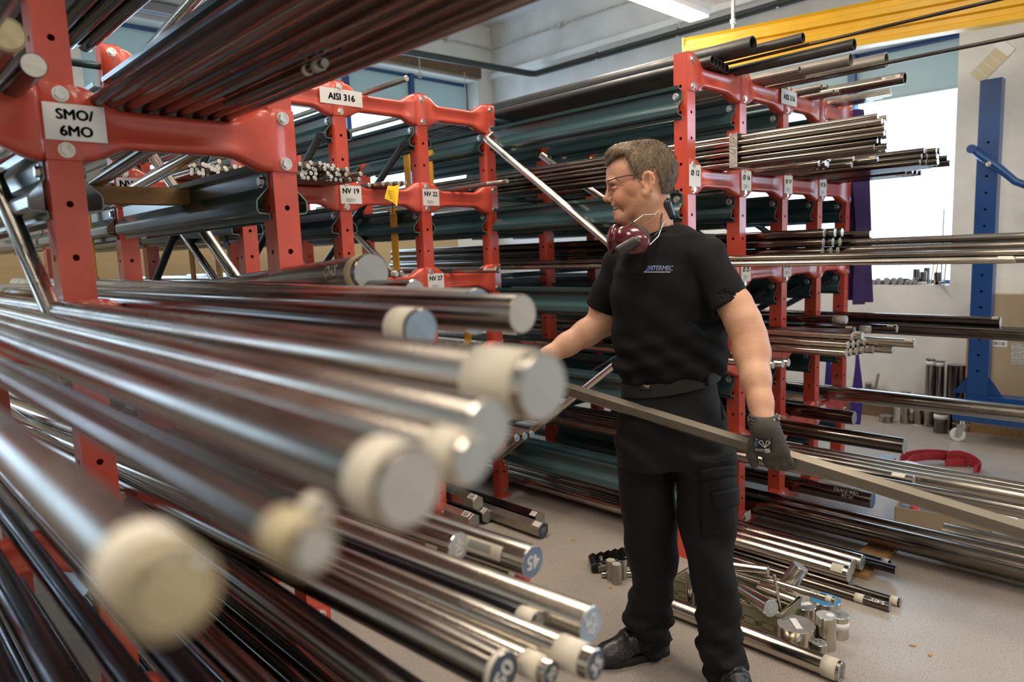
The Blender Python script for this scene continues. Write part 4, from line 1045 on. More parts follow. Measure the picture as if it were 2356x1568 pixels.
bar('long slim offcut with paper tape lying across the crate rim', at(1922, 1382, 2, .142), at(1655, 1300, 2, .142), .0130, side=ST_B, end=CUT_D, wrap=W_(.012, .022), scrib=('Ø 55', .018, .075, .4, True, CHALK_D), name='offcut', cat='offcut')
bar('polished offcut with bright end above the crate, beside the trouser leg', at(1768, 1313, 2, .185), at(1660, 1298, 2, .165), .0205, side=ST_B, end=CUT, name='offcut', cat='offcut')
q = at(1842, 1352, 2, .09)
bar('stout offcut standing tilted in the back corner of the crate', q + np.array([-.01, .02, .085]), q + np.array([-.06, -.015, -.02]), .0345, side=ST_B, end=CUT_D, name='offcut', cat='offcut')
q = at(1799, 1404, 2, .10)
bar('thin rod standing aslant out of the crate', at(1781, 1322, 1, q[1] - .02), q - np.array([0, 0, .03]), .0062, side=ST_B, end=CUT, name='offcut', cat='offcut')
for i, (u0, v0, u1, v1, z, r) in enumerate(((.1, .2, .5, .3, .04, .024), (.15, .7, .6, .75, .035, .022), (.55, .25, .9, .3, .032, .022), (.3, .45, .62, .5, .035, .025), (.68, .8, .95, .55, .03, .02), (.05, .5, .28, .78, .065, .018))):
    bar('offcut buried in the crate under the others', crl(LX * u1, WY * v1, z), crl(LX * u0, WY * v0, z + .01), r, side=[ST_B, ST_M][i % 2], end=CUT_D, group='offcuts buried in the crate', name='offcut', cat='offcut')
q = at(1590, 1403, 2, 0)
bar('upright offcut standing between the legs before the crate', (q[0], q[1], .17), (q[0], q[1], 0), .020, side=ST_M, end=CUT_D, name='offcut', cat='offcut')
# ---- cylinders beside the crate
def cyl(label, px, py, r, h, z0=0, top=None, side=None, dxy=(0, 0), **kw):
    q = at(px, py, 2, z0)
    return bar(label, (q[0] + dxy[0], q[1] + dxy[1], z0 + h), (q[0] + dxy[0], q[1] + dxy[1], z0), r, side=side or ST_B, end=top or CUT_D, name='round_offcut', cat='offcut', **kw)
def top_sticker(o, w_, h_, m=PAPER_W, rot=0.0, off=(0, 0)):
    v = [(.0012, off[0] + a * math.cos(rot) - b * math.sin(rot), off[1] + a * math.sin(rot) + b * math.cos(rot)) for a, b in ((-w_, -h_), (w_, -h_), (w_, h_), (-w_, h_))]
    link('sticker', mesh('sticker', v, [(0, 1, 2, 3)], m), o)
cyl('thin round plate under the wide one', 1838, 1482, .060, .028, side=ST_M)
o = cyl('wide round steel slab with a torn paper strip on top', 1831, 1470, .068, .062, z0=.029); top_sticker(o, .012, .038, rot=.75)
o = cyl('tall steel cylinder with a round white sticker on top', 1899, 1488, .0365, .128, top=PAINT_LG); 
link('sticker', mesh('sticker', [(.0012, .012 + .014 * math.cos(a), .008 + .014 * math.sin(a)) for a in np.linspace(0, 2 * PI, 17)[:-1]], [tuple(range(16))], PAPER_W), o)
o = cyl('small steel cylinder marked 50 on its top', 1884, 1507, .0275, .052, endtxt=('50', .034, 2.3, CHALK))
o = cyl('steel cylinder with white paper band, rightmost of the group', 1929, 1462, .0365, .088, wrap=(.022, .03, PAPER_W, .0008), endtxt=('10', .022, 2.0, CHALK))
o = cyl('flat cylinder with blue painted top marked 110', 1897, 1428, .0575, .075, top=mat('bright_blue_paint', (.03, .20, .42), .5, var=.2), dxy=(-.012, .035), endtxt=('110', .026, 2.6, CHALK)); top_sticker(o, .022, .018, rot=.6, off=(-.02, .01))
o = cyl('flat grey cylinder with white sticker on top, behind the wide slab', 1862, 1440, .0475, .068, top=CUT_D, dxy=(-.035, .03)); top_sticker(o, .012, .030, rot=-.6)
# ---- hexagonal offcuts beside the left shoe
HEXS = ['front one with pale top', 'left one with pale top', 'right one with dark top']
for i, (px, py) in enumerate(((1419, 1341), (1406, 1332), (1431, 1330))):
    q = at(px, py, 2, 0)
    bar('standing hexagonal offcut near the left shoe, ' + HEXS[i], (q[0], q[1], .094), (q[0], q[1], 0), .0235, side=ST_HEX, end=[PAINT_W, PAINT_W, ST_K][i], kind='hex', name='hexagonal_offcut', cat='offcut')
for i, px in enumerate((1365, 1384, 1401, 1417, 1434)):
    q = at(px + 3, 1296 - 3.6 * i, 2, .026); 
    bar('dark hexagonal offcut lying in the row near the left shoe' if i != 1 else 'dark hexagonal offcut with NV 32 written on it in the row near the left shoe', q + np.array([.036, -.034, 0]), q + np.array([-.045, .043, 0]), .0262, side=ST_D, end=ST_K, kind='hex', name='hexagonal_offcut', cat='offcut',
        group=None if i == 1 else 'dark hexagonal offcuts in the row near the left shoe', **(dict(scrib=('NV32', .018, .04, .35, True, CHALK_D)) if i == 1 else {}))
bar('pale hexagonal offcut lying behind the standing ones', at(1374, 1306, 2, .022), at(1455, 1286, 2, .022), .022, side=ST_HEX, end=CUT_D, kind='hex', name='hexagonal_offcut', cat='offcut')
bar('round offcut lying behind the standing hexagons', at(1384, 1321, 2, .014), at(1466, 1319, 2, .014), .0135, side=ST_B, end=CUT_D, name='round_offcut', cat='offcut')

# ---- window sill
for i, (px, r) in enumerate(((2008, .022), (2020, .028), (2040, .030), (2056, .029), (2071, .031), (2084, .016), (2094, .021), (2104, .020))):
    q = at(px, 648, 1, YW + .008)
    bar('bright offcut lying on the window sill, number %s from the left' % ['one', 'two', 'three', 'four', 'five', 'six', 'seven', 'eight'][i] if i < 8 else '', (q[0], YW + .006, VZ0 + r + .001), (q[0] + .03, YW + .128, VZ0 + r + .001), r, side=ST_M, end=CUT_D, name='sill_offcut', cat='offcut')
for i, (px, dy, r, h) in enumerate(((2109, .035, .021, .05), (2108, .10, .027, .125), (2124, .06, .025, .105), (2132, .115, .025, .135), (2157, .06, .027, .10))):
    q = at(px, 640, 1, YW + dy)
    bar(['low offcut standing at the sill edge', 'standing offcut with a bright top on the sill, left of the tall group', 'standing offcut in the middle of the sill group', 'standing offcut at the back of the sill group', 'standing offcut at the right end of the sill'][i],
        (q[0], YW + dy, VZ0 + h), (q[0], YW + dy, VZ0), r, side=ST_M, end=CUT, name='sill_offcut', cat='offcut', wrap=W_(h - .024, .02, PAPER_W) if i in (0, 2) else None)
for i, (a, b, top) in enumerate(((2141, 2150, 600), (2150, 2165, 560), (2165, 2172, 480), (2172, 2178, 590))):
    q0 = at(a, 645, 1, YW + .03); q1 = at(b, top, 1, YW + .125)
    bar(['thin rod leaning in the window corner, left one', 'yellowish thin rod leaning in the window corner', 'tallest thin rod leaning in the window corner', 'thin rod leaning at the window jamb'][i], q1, (q0[0], q0[1], VZ0 + .004), .0065, side=[ST_M, YELLOW, ST_M, ST_M][i], end=CUT, name='thin_rod', cat='rod')
bar('short dark tube sticking out over the sill edge', (at(2156, 661, 1, YW - .06)[0], YW - .07, VZ0 + .02), (at(2170, 640, 1, YW + .06)[0], YW + .07, VZ0 + .02), .012, side=ST_K, end=ST_K, kind='pipe', name='short_tube', cat='pipe')

# ---- offcuts standing along the wall
def wallcyl(label, xl, xr, top, Yc, side=ST_M, z0=0.0, h=None, **kw):
    q = at((xl + xr) / 2, 900, 1, Yc); d = float((np.array([q[0], Yc, .3]) - ORG) @ -CAM_R[:, 2]); r = (xr - xl) / 2 * d / FPX
    if h is None: h = at((xl + xr) / 2, top, 1, Yc)[2] - z0
    return bar(label, (q[0], Yc, z0 + h), (q[0], Yc, z0), r, side=side, end=CUT_D, name='wall_offcut', cat='offcut', **kw)
wallcyl('tall slim steel round standing at the wall, left of the taller pair', 2129, 2148, 824, 6.16, wrap=W_(.02, .03, PAPER_W))
wallcyl('tall slim steel round with hand writing standing at the wall', 2150, 2170, 829, 6.19, wrap=W_(.012, .03, PAPER_W))
wallcyl('thick dark steel round with white sticker standing at the wall by the blue stand', 2180, 2217, 838, 6.18, side=ST_D, stick=(.03, .05, .1, .9, PAPER_W))
wallcyl('shorter steel round at the wall, left of the lying one', 2074, 2094, 900, 6.16, side=ST_M)
wallcyl('shorter steel round at the wall, second from the left', 2105, 2125, 905, 6.18, side=ST_M, wrap=W_(.25, .03, PAPER_W))
wallcyl('lower slab of the stacked pair by the blue base', 2153, 2181, None, 6.02, side=ST_D, h=.09)
wallcyl('upper slab of the stacked pair by the blue base, with sticker', 2153, 2181, None, 6.02, side=ST_D, z0=.091, h=.075, wrap=W_(.02, .035, PAPER_W))
wallcyl('low wide disc on the floor by the wall', 2026, 2055, None, 6.12, side=ST_M, h=.055)
a = at(2156, 966, 2, .042); b = at(2082, 958, 2, .042)
bar('rusty grey round lying on the floor before the standing ones', a, b, .041, side=ST_G, end=CUT_D, wrap=(.17, .06, TAPE_Y, .0012), name='wall_offcut', cat='offcut')
bar('thin bright rod leaning against the wall', at(2021, 858, 1, 6.235), at(2004, 950, 2, .006), .012, side=ST_B, end=CUT, name='thin_rod', cat='rod')
bar('grey tube standing at the wall beside the thin rod', at(1998, 880, 1, 6.26), at(1996, 948, 2, .004), .024, side=ST_G, end=CUT_D, name='wall_offcut', cat='offcut')
bar('dark bar lying along the foot of the wall', at(2090, 951, 2, .02), at(1950, 930, 2, .02), .018, side=ST_D, end=CUT_D, name='wall_offcut', cat='offcut')
# small tray with chips under the right rack
q = at(1850, 905, 1, 6.05)
mb = MB(); mb.box((-.12, -.08, 0), (.12, .08, .005)); mb.box((-.12, -.08, 0), (-.115, .08, .11)); mb.box((.115, -.08, 0), (.12, .08, .11)); mb.box((-.12, -.08, 0), (.12, -.075, .09)); mb.box((-.12, .075, 0), (.12, .08, .11))
o = mb.build('cardboard_tray', CARD, None, (q[0], 6.05, .0)); tag(o, 'small cardboard tray standing behind the right rack by the wall', 'box')

# ---- blue mobile stand
cw = at(2203, 1014, 2, 0)
yb = cw[1] + .02
ub = at(2252, 915, 1, yb + .10)
st = empty('mobile_stand', (ub[0], yb + .10, 0), 'blue steel stand on castors with a bent arm before the side wall', 'stand')
L = np.array(st.location)
zb0, zb1 = .165, .315
xl = at(2191, 955, 1, yb - .06)[0]
def rel(mb): mb.v = [tuple(np.array(p) - L) for p in mb.v]; return mb
mb = MB(); mb.box((xl, yb - .06, zb0), (xl + 2.2, yb + .02, zb1)); rel(mb).build('base_rail', BLUE, st)
mb = MB(); mb.box((ub[0] - .07, yb + .021, zb0 + .05), (ub[0] + 1.6, yb + .16, zb1 + .03)); rel(mb).build('cross_rail', BLUE, st)
ztop = at(2270, 184, 1, yb + .05)[2]
hw = .064
mb = MB()
face_holes(mb, np.array([ub[0] - hw, yb + .03, zb1 + .031]), (1, 0, 0), (0, 0, 1), 2 * hw, ztop - zb1 - .031, [.18 + .115 * k for k in range(int((ztop - .75) / .115))], .009)
mb.add([(ub[0] - hw, yb + .03, zb1), (ub[0] - hw, yb + .13, zb1), (ub[0] - hw, yb + .13, ztop), (ub[0] - hw, yb + .03, ztop)], [(0, 3, 2, 1)])
mb.add([(ub[0] + hw, yb + .03, zb1), (ub[0] + hw, yb + .13, zb1), (ub[0] + hw, yb + .13, ztop), (ub[0] + hw, yb + .03, ztop)], [(0, 1, 2, 3)])
mb.add([(ub[0] - hw, yb + .13, zb1), (ub[0] + hw, yb + .13, zb1), (ub[0] + hw, yb + .13, ztop), (ub[0] - hw, yb + .13, ztop)], [(0, 3, 2, 1)])
mb.add([(ub[0] - hw, yb + .03, ztop), (ub[0] + hw, yb + .03, ztop), (ub[0] + hw, yb + .13, ztop), (ub[0] - hw, yb + .13, ztop)], [(0, 1, 2, 3)])
rel(mb).build('upright', BLUE, st)
for sg in (-1, 1):
    mb = MB(); mb.prism([(ub[0] + sg * hw, zb1 + .03), (ub[0] + sg * (hw + .09), zb1 + .03), (ub[0] + sg * hw, zb1 + .17)], yb + .06, yb + .07, axes='xzy'); rel(mb).build('gusset', BLUE, st)
ya = yb - .01
pts = [at(2237, 343, 1, ya), at(2262, 362, 1, ya), at(2298, 386, 1, ya), at(2318, 402, 1, ya), at(2336, 417, 1, ya), at(2360, 426, 1, ya), at(2460, 436, 1, ya)]
mb = MB(); mb.tube(pts, [.024, .028, .028, .025, .025, .025, .025], 14); rel(mb).build('bent_arm', BLUE, st)
mb = MB(); mb.tube([pts[0] + np.array([0, .03, 0]), pts[0] - np.array([0, .03, 0])], .030, 14); rel(mb).build('arm_knob', BLUE, st)
pv = at(2277, 378, 1, ya)
link('pivot_bolt', BOLT, st, tuple(np.array([pv[0], ya - .036, pv[2]]) - L), (0, 0, -PI / 2))
def castor(x, y):
    c = empty('castor', (0, 0, 0), None, None) if False else bpy.data.objects.new('castor', None); COL.objects.link(c); c.parent = st; c.location = tuple(np.array([x, y, 0]) - L)
    mb = MB(); R = .05
    mb.tube([(0, -.018, R), (0, -.015, R), (0, .015, R), (0, .018, R)], [R - .006, R, R, R - .006], 24); mb.build('wheel', WHITE_P, c)
    mb = MB(); mb.tube([(0, -.024, R), (0, .024, R)], .012, 12); mb.build('axle', ZINC, c)
    mb = MB()
    for sg in (-1, 1): mb.prism([(-.015, R - .015), (.02, R - .015), (.06, .135), (.0, .135)], sg * .024 - .0015, sg * .024 + .0015, axes='xzy')
    mb.box((-.03, -.04, .135), (.08, .04, .139)); mb.tube([(.03, 0, .139), (.03, 0, .165)], .02, 12); mb.build('fork', ZINC, c)
castor(cw[0], cw[1]); castor(cw[0] + 1.9, cw[1])
# large cardboard behind the stand
bx0 = at(2222, 850, 1, YW - .14)[0]
cb = empty('cardboard_crate', (bx0 + .5, YW - .08, 0), 'large cardboard crate with wooden edge standing behind the blue stand', 'box')
L = np.array(cb.location); zt = at(2320, 678, 1, YW - .14)[2]
mb = MB(); mb.box((bx0 + .035, YW - .14, .06), (bx0 + 1.4, YW - .01, zt)); rel(mb).build('panel', CARD, cb)
mb = MB(); mb.box((bx0, YW - .15, .0), (bx0 + .034, YW - .01, .78)); rel(mb).build('wooden_edge', WOOD, cb)
mb = MB(); mb.box((bx0 + .035, YW - .14, .0), (bx0 + 1.4, YW - .02, .059)); rel(mb).build('wooden_foot', WOOD, cb)
c0 = at(2297, 787, 1, YW - .1415)
mb = MB(); mb.box((c0[0] - .055, YW - .1415, c0[2] - .032), (c0[0] + .055, YW - .1402, c0[2] + .032)); bl = rel(mb).build('barcode_label', PAPER_W, cb)
mb = MB(); x = -.045
while x < .045:
    wd = random.choice((.0025, .004, .006)); mb.box((c0[0] + x, YW - .1419, c0[2] - .022), (c0[0] + x + wd, YW - .1416, c0[2] + .004)); x += wd + random.choice((.003, .005))
rel(mb).build('bar_code', INK, cb)
c0 = at(2345, 815, 1, YW - .1415)
mb = MB(); mb.box((c0[0] - .05, YW - .1415, c0[2] - .08), (c0[0] + .2, YW - .1402, c0[2] + .08)); rel(mb).build('film_pocket', FOIL, cb)
# sample card taped to the pillar
pc = at(2274, 150, 1, YW - .004)
sc = empty('sample_card', tuple(pc), 'cream striped card taped aslant on the pillar above the blue stand', 'card')
sc.rotation_euler = (0, -math.radians(44), 0)
for k in range(4):
    mb = MB(); mb.box((-.112 + k * .056, -.003, -.055), (-.059 + k * .056, .001, .055)); mb.build('strip', mat('cream_card', (.60, .52, .34), .6) if k == 0 else bpy.data.materials['cream_card'], sc)
mb = MB(); mb.box((.114, -.0035, -.055), (.17, .001, .075)); mb.build('tape_piece', WHITE_P, sc)
mb = MB(); mb.box((-.115, -.0022, -.058), (.115, .0012, .058)); mb.build('backing', WHITE_P, sc)

# ---- webbing
def ribbon(name, pts, wv, m, parent, th=.003, wid=None):
    """pts path, wv width vector(s)"""
    n = len(pts); v = []; f = []
    P = [np.array(p, float) for p in pts]
    for i in range(n):
        T = P[min(i + 1, n - 1)] - P[max(i - 1, 0)]; T /= np.linalg.norm(T)
        wq = np.array(wv[i] if isinstance(wv, list) else wv, float); N = np.cross(T, wq); N = N / np.linalg.norm(N) * th / 2
        for a, b in ((-1, -1), (1, -1), (1, 1), (-1, 1)): v.append(P[i] + wq * .5 * a + N * b)
    for i in range(n - 1):
        for k in range(4): f.append((i * 4 + k, i * 4 + (k + 1) % 4, i * 4 + 4 + (k + 1) % 4, i * 4 + 4 + k))
    f += [(3, 2, 1, 0), tuple(4 * (n - 1) + k for k in range(4))]
    return link(name, mesh(name, v, f, m, None, False), parent)
YS = YR[4] + .085
top = at(1950, 250, 1, YS)
sl = empty('lifting_slings', tuple(top), 'dark purple lifting slings hanging on the right end of the right rack', 'sling')
L = np.array(sl.location)
for i, (xt, xm, xb, yb_, dy, m) in enumerate(((1947, 1956, 1957, 690, 0, PURPLE), (1957, 1969, 1966, 640, .02, PURPLE), (1966, 1981, 1978, 700, -.01, PURPLE), (1974, 1993, 1994, 695, .03, PURPLE), (1961, 1974, 1986, 660, .05, PURPLE_B), (1943, 1951, 1951, 600, .04, PURPLE), (1970, 1987, 1971, 650, .055, PURPLE))):
    pts = []
    for s in np.linspace(0, 1, 15):
        x = xt + (xm - xt) * min(1, s * 1.6) + (xb - xm) * max(0, (s - .45) / .55) + 2.5 * math.sin(7 * s + i * 2)
        y = 252 + (yb_ - 252) * s
        q = at(x, y, 1, YS + dy + .012 * math.sin(9 * s + i)); pts.append(q - L)
    a = .5 + .5 * i
    ribbon('strap', pts, (.062 * math.cos(.4 * math.sin(a)), .05 * math.sin(a), 0), m, sl, .008)
mb = MB(); mb.tube([(0, -.09, -.01), (.0, .10, -.01)], .012, 10); mb.build('hook_bar', ZINC, sl)
for nm, x0, x1, y0, y1, l in (('sling', 1972, 1966, 800, 975, 'bright violet strap end hanging low at the right end of the right rack'), ('sling', 1902, 1908, 800, 930, 'blue strap end hanging behind the last but one rack post')):
    Yq = YS + (.0 if x0 > 1950 else .20)
    q = at(x0, y0, 1, Yq); so = empty('strap_end', tuple(q), l, 'sling'); L = np.array(q)
    pts = []; wv = []
    for s in np.linspace(0, 1, 10):
        pts.append(at(x0 + (x1 - x0) * s + 4 * math.sin(3 * s), y0 + (y1 - y0) * s, 1, Yq) - L)
        wd = .018 + .055 * math.sin(min(1, s * 1.4) * PI * .5) ** 2 - .02 * max(0, s - .8); wv.append((wd * .95, .2 * wd, 0))
    ribbon('strap', pts, wv, PURPLE_B, so, .005)
# red strap loops on the floor
q = at(2175, 1085, 2, 0)
rs = empty('ratchet_strap', (q[0], q[1], 0), 'red webbing strap lying in loops on the floor near the blue stand', 'strap'); L = np.array(rs.location)
def arc(cx, cy, a, b, t0, t1, zh, tilt, n=18):
    pts = []; 
    for t in np.linspace(t0, t1, n): pts.append((cx + a * math.cos(t), cy + b * math.sin(t), zh + tilt * math.sin(t)))
    return pts
E_R = np.array([.6985, .7156, 0]); E_D = np.array([-.7156, .6985, 0])
def loc_pts(p): return [E_R * a + E_D * b + np.array([0, 0, c]) for a, b, c in p]
ribbon('loop', loc_pts(arc(-.02, .10, .21, .10, -.3, PI + .5, .035, .03)), (0, 0, .055), RUBY, rs, .004)
ribbon('loop', loc_pts(arc(.0, .06, .20, .11, .2, PI + .1, .032, .02)), (0, 0, .05), RUBY, rs, .004)
ribbon('loop', loc_pts(arc(.13, .03, .09, .10, -1.0, PI * .8, .04, .03)), (.012, .012, .06), RUBY, rs, .004)
ribbon('loop', loc_pts(arc(.10, .02, .13, .08, -1.2, PI * .6, .03, .0)), (0, .01, .05), RUBY, rs, .004)
# cans beyond the low bars
for px, py, r, h, m, l in ((2040, 1050, .052, .10, PAINT_LB, 'pale blue topped round piece on the floor beyond the low bars'), (2090, 1066, .062, .09, WHITE_P, 'white topped round piece on the floor beyond the low bars')):
    q = at(px, py, 2, h)
    bar(l, (q[0], q[1], h), (q[0], q[1], 0), r, side=ST_M if m is PAINT_LB else WHITE_P, end=m, name='floor_piece', cat='offcut')
# low cardboard box with a white bag
q = at(2165, 1165, 2, .10)
cbx = empty('flat_carton', (q[0], q[1], 0), 'open brown carton on the floor half hidden by the held bar', 'box', rz=.2)
mb = MB(); mb.box((-.20, -.14, 0), (.22, .14, .006)); mb.build('bottom', CARD, cbx)
for a, b in (((-.20, -.14, 0), (-.195, .14, .11)), ((.215, -.14, 0), (.22, .14, .11)), ((-.20, -.14, 0), (.22, -.135, .11)), ((-.20, .135, 0), (.22, .14, .11))):
    mb = MB(); mb.box(a, b); mb.build('side', CARD, cbx)
mb = MB(); mb.add([(-.20, .14, .11), (.22, .14, .11), (.22, .24, .13), (-.20, .24, .13), (-.20, .143, .107), (.22, .143, .107), (.22, .243, .127), (-.20, .243, .127)], [(0, 1, 2, 3), (7, 6, 5, 4), (0, 3, 7, 4), (1, 5, 6, 2), (2, 6, 7, 3), (0, 4, 5, 1)]); mb.build('flap', CARD, cbx)
q = at(2262, 1165, 2, .07)
mb = MB(); pts = [(-.16, .0, .05), (-.1, 0, .075), (0, 0, .08), (.1, 0, .06), (.2, .0, .03)]
mb.tube(pts, [.035, .062, .068, .05, .018], 14)
o = mb.build('white_bag', mat('white_bag_film', (.70, .71, .72), .45, var=.15, vscale=15, bump=.6, bscale=25), None, (q[0], q[1], -.012), (0, 0, -.35)); tag(o, 'crumpled white plastic bag on the floor right of the carton', 'bag')
# yellow tag on the hex bars
q = at(905, 430, 0, -2.78)
yt = empty('warning_tag', tuple(q), 'folded yellow tag dangling from the bars between NV 19 and NV 22', 'tag'); L = np.array(q)
YTAG = mat('yellow_card', (.85, .55, .02), .6, var=.1)
def sheet(px4):
    v = [at(x, y, 0, -2.78 + d) - L for x, y, d in px4]; v += [p + np.array([-.002, 0, 0]) for p in v]
    return v, [(0, 1, 2, 3), (7, 6, 5, 4), (0, 4, 5, 1), (1, 5, 6, 2), (2, 6, 7, 3), (3, 7, 4, 0)]
for px4 in (((893, 426, 0), (906, 428, -.02), (905, 466, 0), (885, 456, .03)), ((906, 428, -.02), (919, 424, .02), (914, 474, .03), (903, 464, 0))):
    v, f = sheet(px4); link('tag_sheet', mesh('tag_sheet', v, f, YTAG), yt)
mb = MB(); mb.tube([at(903, 466, 0, -2.78) - L, at(904, 485, 0, -2.79) - L, at(903, 498, 0, -2.78) - L], .0025, 6); mb.build('string', INK, yt)
mb = MB()
for k in range(4): 
    a = at(890 + k, 438 + 5 * k, 0, -2.772) - L; b = at(903, 440 + 5.5 * k, 0, -2.772) - L; mb.tube([a, b], .0012, 4)
mb.build('tag_print', INK, yt)
# crumpled plastic on the shelf behind the shoulder
q = at(1352, 640, 0, -2.3)
# small wood chips on the floor
for i, (px, py) in enumerate(((1320, 1243), (1148, 1213), (1405, 1352), (1540, 1519), (1875, 1485), (2100, 1485), (2140, 1507), (1165, 1205))):
    q = at(px, py, 2, 0); mb = MB(); mb.prism([(-.012, -.004), (.004, -.007), (.013, .002), (-.002, .007)], .0, .004); o = mb.build('wood_chip', WOOD, None, (q[0], q[1], 0), (0, 0, i * 1.3)); tag(o, 'tiny wood chip lying on the speckled floor', 'chip', 'wood chips on the floor')

# ================================================================== THE WORKER
MAN = at(1570, 1562, 2, 0); MAN[2] = 0
E_U = np.array([.6985, .7156, 0]); E_U /= np.linalg.norm(E_U); E_W = np.array([-E_U[1], E_U[0], 0])
RZ_MAN = math.atan2(E_U[1], E_U[0])
def mp(px, py, w=0.0):
    d = ray(px, py); t = (w - (ORG - MAN) @ E_W) / (d @ E_W); p = ORG + d * t - MAN
    return np.array([p @ E_U, w, p[2]])
def to_world(l): return MAN + E_U * l[0] + E_W * l[1] + np.array([0, 0, l[2]])
CAM_L = np.array([(ORG - MAN) @ E_U, (ORG - MAN) @ E_W, CAM_H])
def ray_l(px, py):
    d = ray(px, py); return np.array([d @ E_U, d @ E_W, d[2]])

class SDF:
    def __init__(s, lo, hi, h):
        s.lo = np.array(lo, float); s.h = h; s.n = np.ceil((np.array(hi) - s.lo) / h).astype(int) + 1
        s.d = np.full(tuple(s.n), .15, np.float32)
        s.ax = [(s.lo[i] + h * np.arange(s.n[i])).astype(np.float32) for i in range(3)]
    def _sl(s, lo, hi, pad):
        a = np.clip(np.floor((np.array(lo) - pad - s.lo) / s.h).astype(int), 0, s.n); b = np.clip(np.ceil((np.array(hi) + pad - s.lo) / s.h).astype(int) + 1, 0, s.n)
        return tuple(slice(int(x), int(y)) for x, y in zip(a, b))
    def grid(s, sl): return (s.ax[0][sl[0]][:, None, None], s.ax[1][sl[1]][None, :, None], s.ax[2][sl[2]][None, None, :])
    def op(s, fn, lo, hi, k=.01, mode='u', pad=None):
        sl = s._sl(lo, hi, pad if pad is not None else k + .03)
        if any(q.stop <= q.start for q in sl): return
        X, Y, Z = s.grid(sl); b = fn(X, Y, Z); a = s.d[sl]
        if mode == 'u':
            hh = np.maximum(k - np.abs(a - b), 0) / k; s.d[sl] = np.minimum(a, b) - hh * hh * k * .25
        elif mode == 's':
            b = -b; hh = np.maximum(k - np.abs(a - b), 0) / k; s.d[sl] = np.maximum(a, b) + hh * hh * k * .25
        elif mode == 'd': s.d[sl] = a + b
    def cone(s, a, b, r1, r2, k=.01, mode='u'):
        a = np.array(a, float); b = np.array(b, float); ab = b - a; L2 = float(ab @ ab) + 1e-12; R = max(r1, r2)
        def fn(X, Y, Z):
            t = np.clip(((X - a[0]) * ab[0] + (Y - a[1]) * ab[1] + (Z - a[2]) * ab[2]) / L2, 0, 1)
            return np.sqrt((X - a[0] - t * ab[0]) ** 2 + (Y - a[1] - t * ab[1]) ** 2 + (Z - a[2] - t * ab[2]) ** 2) - (r1 + (r2 - r1) * t)
        s.op(fn, np.minimum(a, b) - R, np.maximum(a, b) + R, k, mode)
    def chain(s, pts, k=.01):
        for (a, r1), (b, r2) in zip(pts[:-1], pts[1:]): s.cone(a, b, r1, r2, k)
    def ell(s, c, r, k=.01, mode='u', rot=None):
        c = np.array(c, float); r = np.array(r, float); R = float(r.max())
        def fn(X, Y, Z):
            x, y, z = X - c[0], Y - c[1], Z - c[2]
            if rot is not None:
                M = rot; x, y, z = M[0][0] * x + M[0][1] * y + M[0][2] * z, M[1][0] * x + M[1][1] * y + M[1][2] * z, M[2][0] * x + M[2][1] * y + M[2][2] * z
            k0 = np.sqrt((x / r[0]) ** 2 + (y / r[1]) ** 2 + (z / r[2]) ** 2) + 1e-6
            k1 = np.sqrt((x / r[0] ** 2) ** 2 + (y / r[1] ** 2) ** 2 + (z / r[2] ** 2) ** 2) + 1e-6
            return k0 * (k0 - 1) / k1
        s.op(fn, c - R, c + R, k, mode)
    def loft(s, st, k=.02, mode='u', n=2.0, round_=.01):
        """st rows: z, u, w, a, b"""
        st = np.array(sorted(st, key=lambda q: q[0])); z = st[:, 0]
        def fn(X, Y, Z):
            zz = np.clip(Z, z[0], z[-1]); I = [np.interp(zz, z, st[:, i]).astype(np.float32) for i in range(1, 5)]
            x = np.abs(X - I[0]) / I[2]; y = np.abs(Y - I[1]) / I[3]
            k0 = (x ** n + y ** n + 1e-9) ** (1 / n); 
            d = (k0 - 1) * np.minimum(I[2], I[3])
            e = np.maximum(z[0] - Z, Z - z[-1])
            return np.where(e > 0, np.sqrt(np.maximum(d, 0) ** 2 + np.maximum(e, 0) ** 2), np.maximum(d, e)) - 0
        A = st[:, 3].max(); B = st[:, 4].max()
        s.op(fn, (st[:, 1].min() - A, st[:, 2].min() - B, z[0]), (st[:, 1].max() + A, st[:, 2].max() + B, z[-1]), k, mode)
    def half(s, p, nrm, mode='s', k=.004):
        p = np.array(p, float); nrm = np.array(nrm, float); nrm /= np.linalg.norm(nrm)
        s.op(lambda X, Y, Z: -((X - p[0]) * nrm[0] + (Y - p[1]) * nrm[1] + (Z - p[2]) * nrm[2]), s.lo, s.lo + s.h * s.n, k, mode)
    def mesh(s):
        d = s.d; h = s.h; ins = d < 0
        c = np.zeros(tuple(np.array(d.shape) - 1), np.int8)
        for i in (0, 1):
            for j in (0, 1):
                for k in (0, 1): c += ins[i:i + c.shape[0], j:j + c.shape[1], k:k + c.shape[2]]
        I, J, K = np.nonzero((c > 0) & (c < 8)); n = len(I)
        idx = np.full(c.shape, -1, np.int32); idx[I, J, K] = np.arange(n)
        pos = np.zeros((n, 3)); cnt = np.zeros(n)
        for ax in range(3):
            o = [q for q in range(3) if q != ax]
            for p in (0, 1):
                for q in (0, 1):
                    off = [0, 0, 0]; off[o[0]] = p; off[o[1]] = q; of2 = list(off); of2[ax] = 1
                    a = d[I + off[0], J + off[1], K + off[2]]; b = d[I + of2[0], J + of2[1], K + of2[2]]
                    m = (a < 0) != (b < 0); t = np.where(m, a / np.where(m, a - b, 1), 0)
                    P = np.zeros((n, 3)); P[:, o[0]] = p; P[:, o[1]] = q; P[:, ax] = t
                    pos[m] += P[m]; cnt[m] += 1
        pos = pos / cnt[:, None] + np.stack([I, J, K], 1); V = s.lo + pos * h
        F = []
